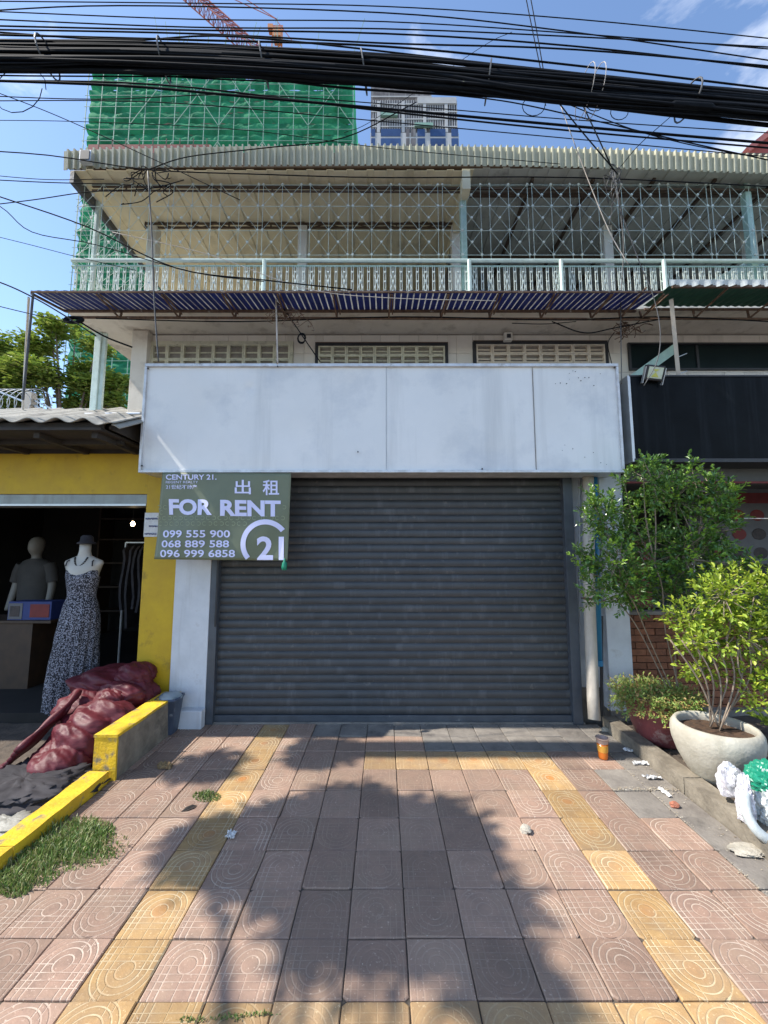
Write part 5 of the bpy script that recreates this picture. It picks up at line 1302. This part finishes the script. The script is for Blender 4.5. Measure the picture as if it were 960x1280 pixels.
# ================================================================== RAZOR WIRE AND POSTS AT LEFT
rz = empty('razor_wire', P(15, 505, 4.5), 'silver coil of razor wire above the corrugated roof at the left edge', 'razor wire')
for k in range(9):
    c = P(-30 + k * 9, 503, 4.6); r = .16; pts = [c + Vector((.05 * math.sin(a), .1 * math.cos(a), r * math.sin(a))) + Vector((r * .8 * math.cos(a), 0, 0)) for a in [2 * math.pi * q / 24 for q in range(25)]]
    part(MB().tube(pts, .004, 4, cap=False), 'loop', 'alu', rz)
    bb = MB()
    for a in pts[::2]: bb.box(a.x - .014, a.x + .014, a.y - .001, a.y + .001, a.z - .003, a.z + .003)
    part(bb, 'barbs', 'alu', rz)
FP = empty('fence_post', P(37, 515, 4.8), 'pale square fence post with stays behind the corrugated roof', 'post')
a0 = P(36, 520, 4.8); a1 = P(38, 491, 4.8); part(MB().box(a0.x - .045, a0.x + .045, 4.76, 4.84, 2.5, a1.z), 'post', 'pvc', FP)
part(MB().bar(P(-30, 478, 4.8), P(70, 518, 4.8), .02).bar(P(42, 500, 4.8), P(75, 516, 4.8), .02), 'stay', 'alu', FP)
tag(MB().tube([P(28, 518, 4.2), P(32, 440, 4.2), P(36, 372, 3.4)], .010, 6).build('thin_pole', 'pvc'), 'thin pale pole rising from the corrugated roof to the awning corner', 'pole')

# ================================================================== TREES
def tree(base, lobes, nleaf, leafL, label, trunk_r=.12, mats='leaf_tree', fork=None):
    base = Vector(base); T = empty('tree', base, label, 'tree'); fo = MB(); wd = MB()
    top = sum((l[0] for l in lobes), Vector()) / len(lobes)
    fork = Vector(fork) if fork else base.lerp(Vector((top.x, top.y, base.z + (top.z - base.z) * .75)), .75)
    wd.tube(curve_pts([base, base.lerp(fork, .5) + Vector((.1, 0, 0)), fork], 10), [trunk_r * (1 - .045 * i) for i in range(11)], 8)
    tot = sum(l[1] ** 2 for l in lobes)
    for (c, r, fl) in lobes:
        wd.tube(curve_pts([fork, fork.lerp(c, .5) + Vector((0, 0, .1)), c], 8), [trunk_r * .42 * (1 - .11 * i) for i in range(9)], 6)
        n = int(nleaf * r * r / tot / 7)
        for _ in range(n):
            d = rv3(); p = c + Vector((d.x, d.y, d.z * fl)) * r * rnd() ** .4 * U(.8, 1.15)
            if rnd() < .12: wd.tube([c.lerp(p, .2), p], [trunk_r * .09, trunk_r * .05], 4, cap=False)
            for q in range(7):
                a = U(0, 6.28); ld = Vector((math.cos(a), math.sin(a), U(-.3, .45))); add_leaf(fo, p + rv3() * leafL * .8, ld, leafL * U(.7, 1.2), leafL * .42)
    part(wd, 'trunk', 'bark', T, smooth=True); tag(part(fo, 'crown', mats, T), kind='stuff'); return T
def lob(u, v, r, Y, fl=.5): c = P(u, v, Y); c.y += U(-.5, .5); return (c, r / 500 * Y, fl)
tree((-7.0, 9.0, -.1), [lob(60, 440, 24, 9, .4), (lob(90, 425, 20, 9, .4)), lob(100, 455, 26, 9, .4), lob(130, 440, 18, 9, .4), lob(70, 478, 34, 9, .4), lob(115, 486, 30, 9, .4), lob(35, 465, 26, 9, .4), lob(150, 478, 18, 9, .35), lob(30, 500, 30, 9, .4), lob(90, 505, 30, 9, .4), lob(140, 502, 20, 9, .4), lob(55, 408, 12, 9, .5), lob(80, 402, 10, 9, .4), lob(75, 412, 10, 9, .4)],
     8500, .15, 'airy layered tree with small leaves behind the green corner post')
tree((-9.6, 8.6, -.1), [lob(-10, 425, 26, 9, .5), lob(10, 440, 26, 9, .5), lob(-20, 470, 40, 9, .5), lob(10, 480, 34, 9, .5), lob(-60, 440, 50, 9, .5), lob(15, 505, 28, 9, .5)],
     6000, .15, 'yellow green leafy tree at the far left edge above the razor wire')
# street trees behind the photographer, whose shade falls on the pavement
off = SUNV / SUNV.z
def shade(x, y, h): return Vector((x, y, 0)) + off * h
tree(Vector((-3.0, -.4, -.14)), [(shade(-.62, 2.38, 4.6), .36, .5), (shade(-.25, 2.50, 4.8), .42, .5), (shade(.20, 2.42, 4.9), .36, .5), (shade(-.05, 2.08, 5.0), .38, .5), (shade(.32, 1.98, 5.0), .28, .5), (shade(-.95, 2.38, 5.2), .22, .5), (shade(.45, 1.6, 5.2), .16, .5), (shade(-.5, 3.4, 5.5), .22, .5), (shade(-1.35, 3.2, 5.4), .18, .5)],
     12000, .11, 'street tree behind the photographer whose crown shades the middle of the pavement', .07, fork=(-3.15, .2, 3.4))

# ================================================================== BACKGROUND BUILDINGS
# netted tower under construction
BY = 50.0
CB = empty('construction_building', (-23, BY + 10, 0), 'tall unfinished building wrapped in green safety netting and scaffolding', 'building')
x0 = P(112, 150, BY).x; x1 = P(441, 150, BY).x; ztop = P(280, 66, BY).z
part(MB().box(x0 + 1.2, x1 - 1.2, BY + 2, BY + 26, -.1, ztop - 4), 'core', 'slab', CB)
lift = 1.75; z = .0; k = 0
while z < ztop - 3:
    sd_ = k * 2.3
    big = z > 6
    def f(a, c, z=z, sd_=sd_):
        x = x0 + (x1 - x0) * a; t = c
        bulge = .55 * math.sin(math.pi * min(1, t * 1.05)) * (0.6 + .6 * noise.noise(Vector((x * .35, sd_, 0)))) + .25 * noise.noise(Vector((x * 1.1, sd_, t * 2)))
        sag = .30 * noise.noise(Vector((x * .45, sd_ + 9, 0)))
        return (x, BY - bulge, z + lift * 1.02 * t + sag * (1 - abs(2 * t - 1)))
    part(MB().grid(f, 90, 6), 'net_strip', 'net', CB, smooth=True); 
    z += lift; k += 1
nz = z
# right and left returning sides
part(MB().grid(lambda a, c: (x1 + .2 * noise.noise(Vector((a * 9, c * 30, 1))), BY + 26 * a, nz * c), 30, 60), 'side_net', 'net', CB, smooth=True)
part(MB().grid(lambda a, c: (x0 + .2 * noise.noise(Vector((a * 9, c * 30, 7))), BY + 26 * a, nz * c), 30, 60), 'side_net', 'net', CB, smooth=True)
sc = MB(); x = x0; i = 0
while x < x1 + .1:
    h = ztop + U(-3, 2.6) if rnd() < .6 else ztop - 3
    sc.bar((x, BY - .75, 8), (x, BY - .75, h), .085); x += 2.05; i += 1
z = 14
while z < ztop - 1: sc.bar((x0 - .3, BY - .78, z), (x1 + .3, BY - .78, z), .05); z += lift
x = x0
while x < x1 - 6:
    for zb_ in (20, 34, 48, 60):
        if rnd() < .85: sc.bar((x, BY - .85, zb_), (x + 6.1, BY - .85, zb_ + 9.5), .07)
        if rnd() < .65: sc.bar((x + 6.1, BY - .9, zb_), (x, BY - .9, zb_ + 9.5), .07)
    x += 6.15
for _ in range(26):
    x = U(x0, x1); z = ztop - U(2, 5); sc.bar((x, BY, z), (x + U(-2.5, 2.5), BY, z + U(4, 9)), .06)
part(sc, 'scaffolding', 'pole', CB)
rb = MB()
for (ua, ub) in ((256, 274), (300, 330), (395, 430)):
    for k in range(14):
        x = P(U(ua, ub), 60, BY + 4).x; rb.bar((x, BY + 4, ztop - 7), (x + U(-.2, .2), BY + 4, ztop + U(1.5, 5)), .07)
    for q in range(4):
        z = ztop - 3 + q * 1.6; rb.bar((P(ua, 60, BY + 4).x, BY + 4, z), (P(ub, 60, BY + 4).x, BY + 4, z), .06)
part(rb, 'column_rebar', 'rust', CB)
# cranes
def lattice(b, p, q, wd, n, r=.09, up=Vector((0, 0, 1))):
    p, q = Vector(p), Vector(q); d = (q - p).normalized(); s = d.cross(up).normalized() * wd * .5; t = s.cross(d).normalized() * wd * .8
    cs = [(-s), s, t]
    for c in cs: b.bar(p + c, q + c, r)
    for i in range(n):
        a = p.lerp(q, i / n); e = p.lerp(q, (i + 1) / n)
        for k in range(3): b.bar(a + cs[k], e + cs[(k + 1) % 3], r * .55); b.bar(e + cs[k], e + cs[(k + 1) % 3], r * .55)
CR = empty('tower_crane', P(345, 66, 62), 'red lattice tower crane with long slanting jib above the netted building', 'crane')
b = MB(); lattice(b, P(205, -30, 62), P(335, 84, 62), 2.6, 22, .16); part(b, 'jib', 'crane', CR)
b = MB(); q = P(346, 62, 63); lattice(b, (q.x, 63, 40), (q.x, 63, P(346, 32, 63).z), 1.8, 22, .16, Vector((0, 1, 0))); part(b, 'mast', 'crane_orange', CR)
b = MB(); q = P(346, 40, 62); b.box(q.x - .6, q.x + .8, 61.5, 63.0, q.z - 1.4, q.z + .4).box(q.x - 1.5, q.x - .6, 61.5, 62.6, q.z + .2, q.z + 1.0); part(b, 'cab', 'crane_orange', CR)
b = MB().bar(P(346, 24, 62), P(290, -12, 62), .09).bar(P(346, 24, 62), P(230, -30, 62), .09).bar(P(346, 26, 62), P(366, 52, 62), .09); part(b, 'stay_cables', 'crane', CR)
# distant tower with blue windows
TY = 130.0
TW_ = empty('high_rise', (6, TY + 10, 0), 'distant pale high rise with blue glass windows and grey unfinished top', 'building')
def TX(u): return P(u, 150, TY).x
def TZ(v): return P(520, v, TY).z
part(MB().box(TX(463), TX(573), TY, TY + 26, 0, TZ(166)), 'wall', 'tower_white', TW_)
part(MB().box(TX(463.5), TX(572), TY + .5, TY + 26, TZ(166), TZ(124)), 'upper_wall', 'tower_grey', TW_)
part(MB().box(TX(463.5), TX(540), TY + .8, TY + 24, TZ(124), TZ(100)), 'upper_wall', 'tower_grey', TW_)
part(MB().box(TX(522), TX(571), TY, TY + 24, TZ(129), TZ(121.5)), 'parapet', 'tower_white', TW_)
cols = [(464, 469, 1), (476, 500.8, 1), (507.5, 511.8, 0), (513.5, 519.5, 0), (521.5, 531, 1), (537.5, 556.6, 1), (563.8, 572.4, 1)]
fv = 11.7
for k in range(10):
    va, vb_ = 161.5 + fv * k, 161.5 + fv * k + 9.2
    for (a, b_, g) in cols:
        part(MB().box(TX(a), TX(b_), TY - .12, TY - .02, TZ(vb_), TZ(va)), 'window', 'tower_glass' if g else 'tower_grey', TW_)
ub = MB(); wb = MB()
for k in range(5):
    v = 119 + 9.4 * k; wb.box(TX(464), TX(572 if v > 123 else 540), TY + .2, TY + .45, TZ(v + 1.3), TZ(v))
part(wb, 'floor_band', 'tower_white', TW_)
for u in range(466, 573, 3): ub.box(TX(u), TX(u + .8), TY + .3, TY + .49, TZ(160), TZ(124))
for u in (471, 502, 529, 556): ub.box(TX(u), TX(u + 4), TY + .1, TY + .3, TZ(165), TZ(126))
part(ub, 'mullions', 'tower_white', TW_)
for (a, b_, v) in ((476, 497, 144), (518, 541, 157)): part(MB().box(TX(a), TX(b_), TY - .8, TY + .1, TZ(v + 2.8), TZ(v - 1)), 'safety_screen', 'pole', TW_)
# red roof ridge just behind the ribbed valance and other roofs
a = P(110, 186, 3.75); bq = P(262, 186, 3.75); zt = P(180, 180.5, 3.75).z
RP = part(MB().box(a.x, bq.x, 3.75, 3.9, 5.631, zt), 'roof_ridge', 'red_roof')
for k in range(9):
    x = a.x + .12 + k * .14; part(MB().bar((x, 3.735, zt - .06), (x, 3.735, zt + .05), .007), 'rod', 'brown_steel', RP)
R2 = empty('red_roof_house', (7, 7, 0), 'sliver of a red roofed house at the far right edge above the valance', 'building')
a0 = P(930, 196, 7); a1 = P(975, 160, 7); part(MB().extr([a0, P(1100, 196, 7), P(1100, 120, 7), a1], (0, 1.2, 0)), 'roof', 'red_roof', R2)
part(MB().bar(a0 + Vector((-.05, -.1, .0)), a1 + Vector((-.05, -.1, 0)), .10), 'eave_trim', 'crane', R2)
R3 = empty('tiled_roof_house', (-11, 16, 0), 'low house with orange red tiled roof seen between the tree and the cream wall', 'building')
a0 = P(60, 506, 16); a1 = P(200, 503, 16); z0_ = P(130, 526, 16).z
part(MB().box(a0.x, a1.x, 16.4, 20, 0, z0_ + .1), 'wall', 'cream_plaster', R3)
for k in range(26):
    x = a0.x + (a1.x - a0.x) * k / 26; dx = (a1.x - a0.x) / 26
    for j in range(5):
        part(MB().extr([(x + .01, 16 + j * .35, z0_ + j * .15), (x + dx - .01, 16 + j * .35, z0_ + j * .15), (x + dx - .01, 16 + j * .35 + .38, z0_ + j * .15 + .12), (x + .01, 16 + j * .35 + .38, z0_ + j * .15 + .12)], (0, 0, .05)), 'roof_tile', 'red_tile', R3)
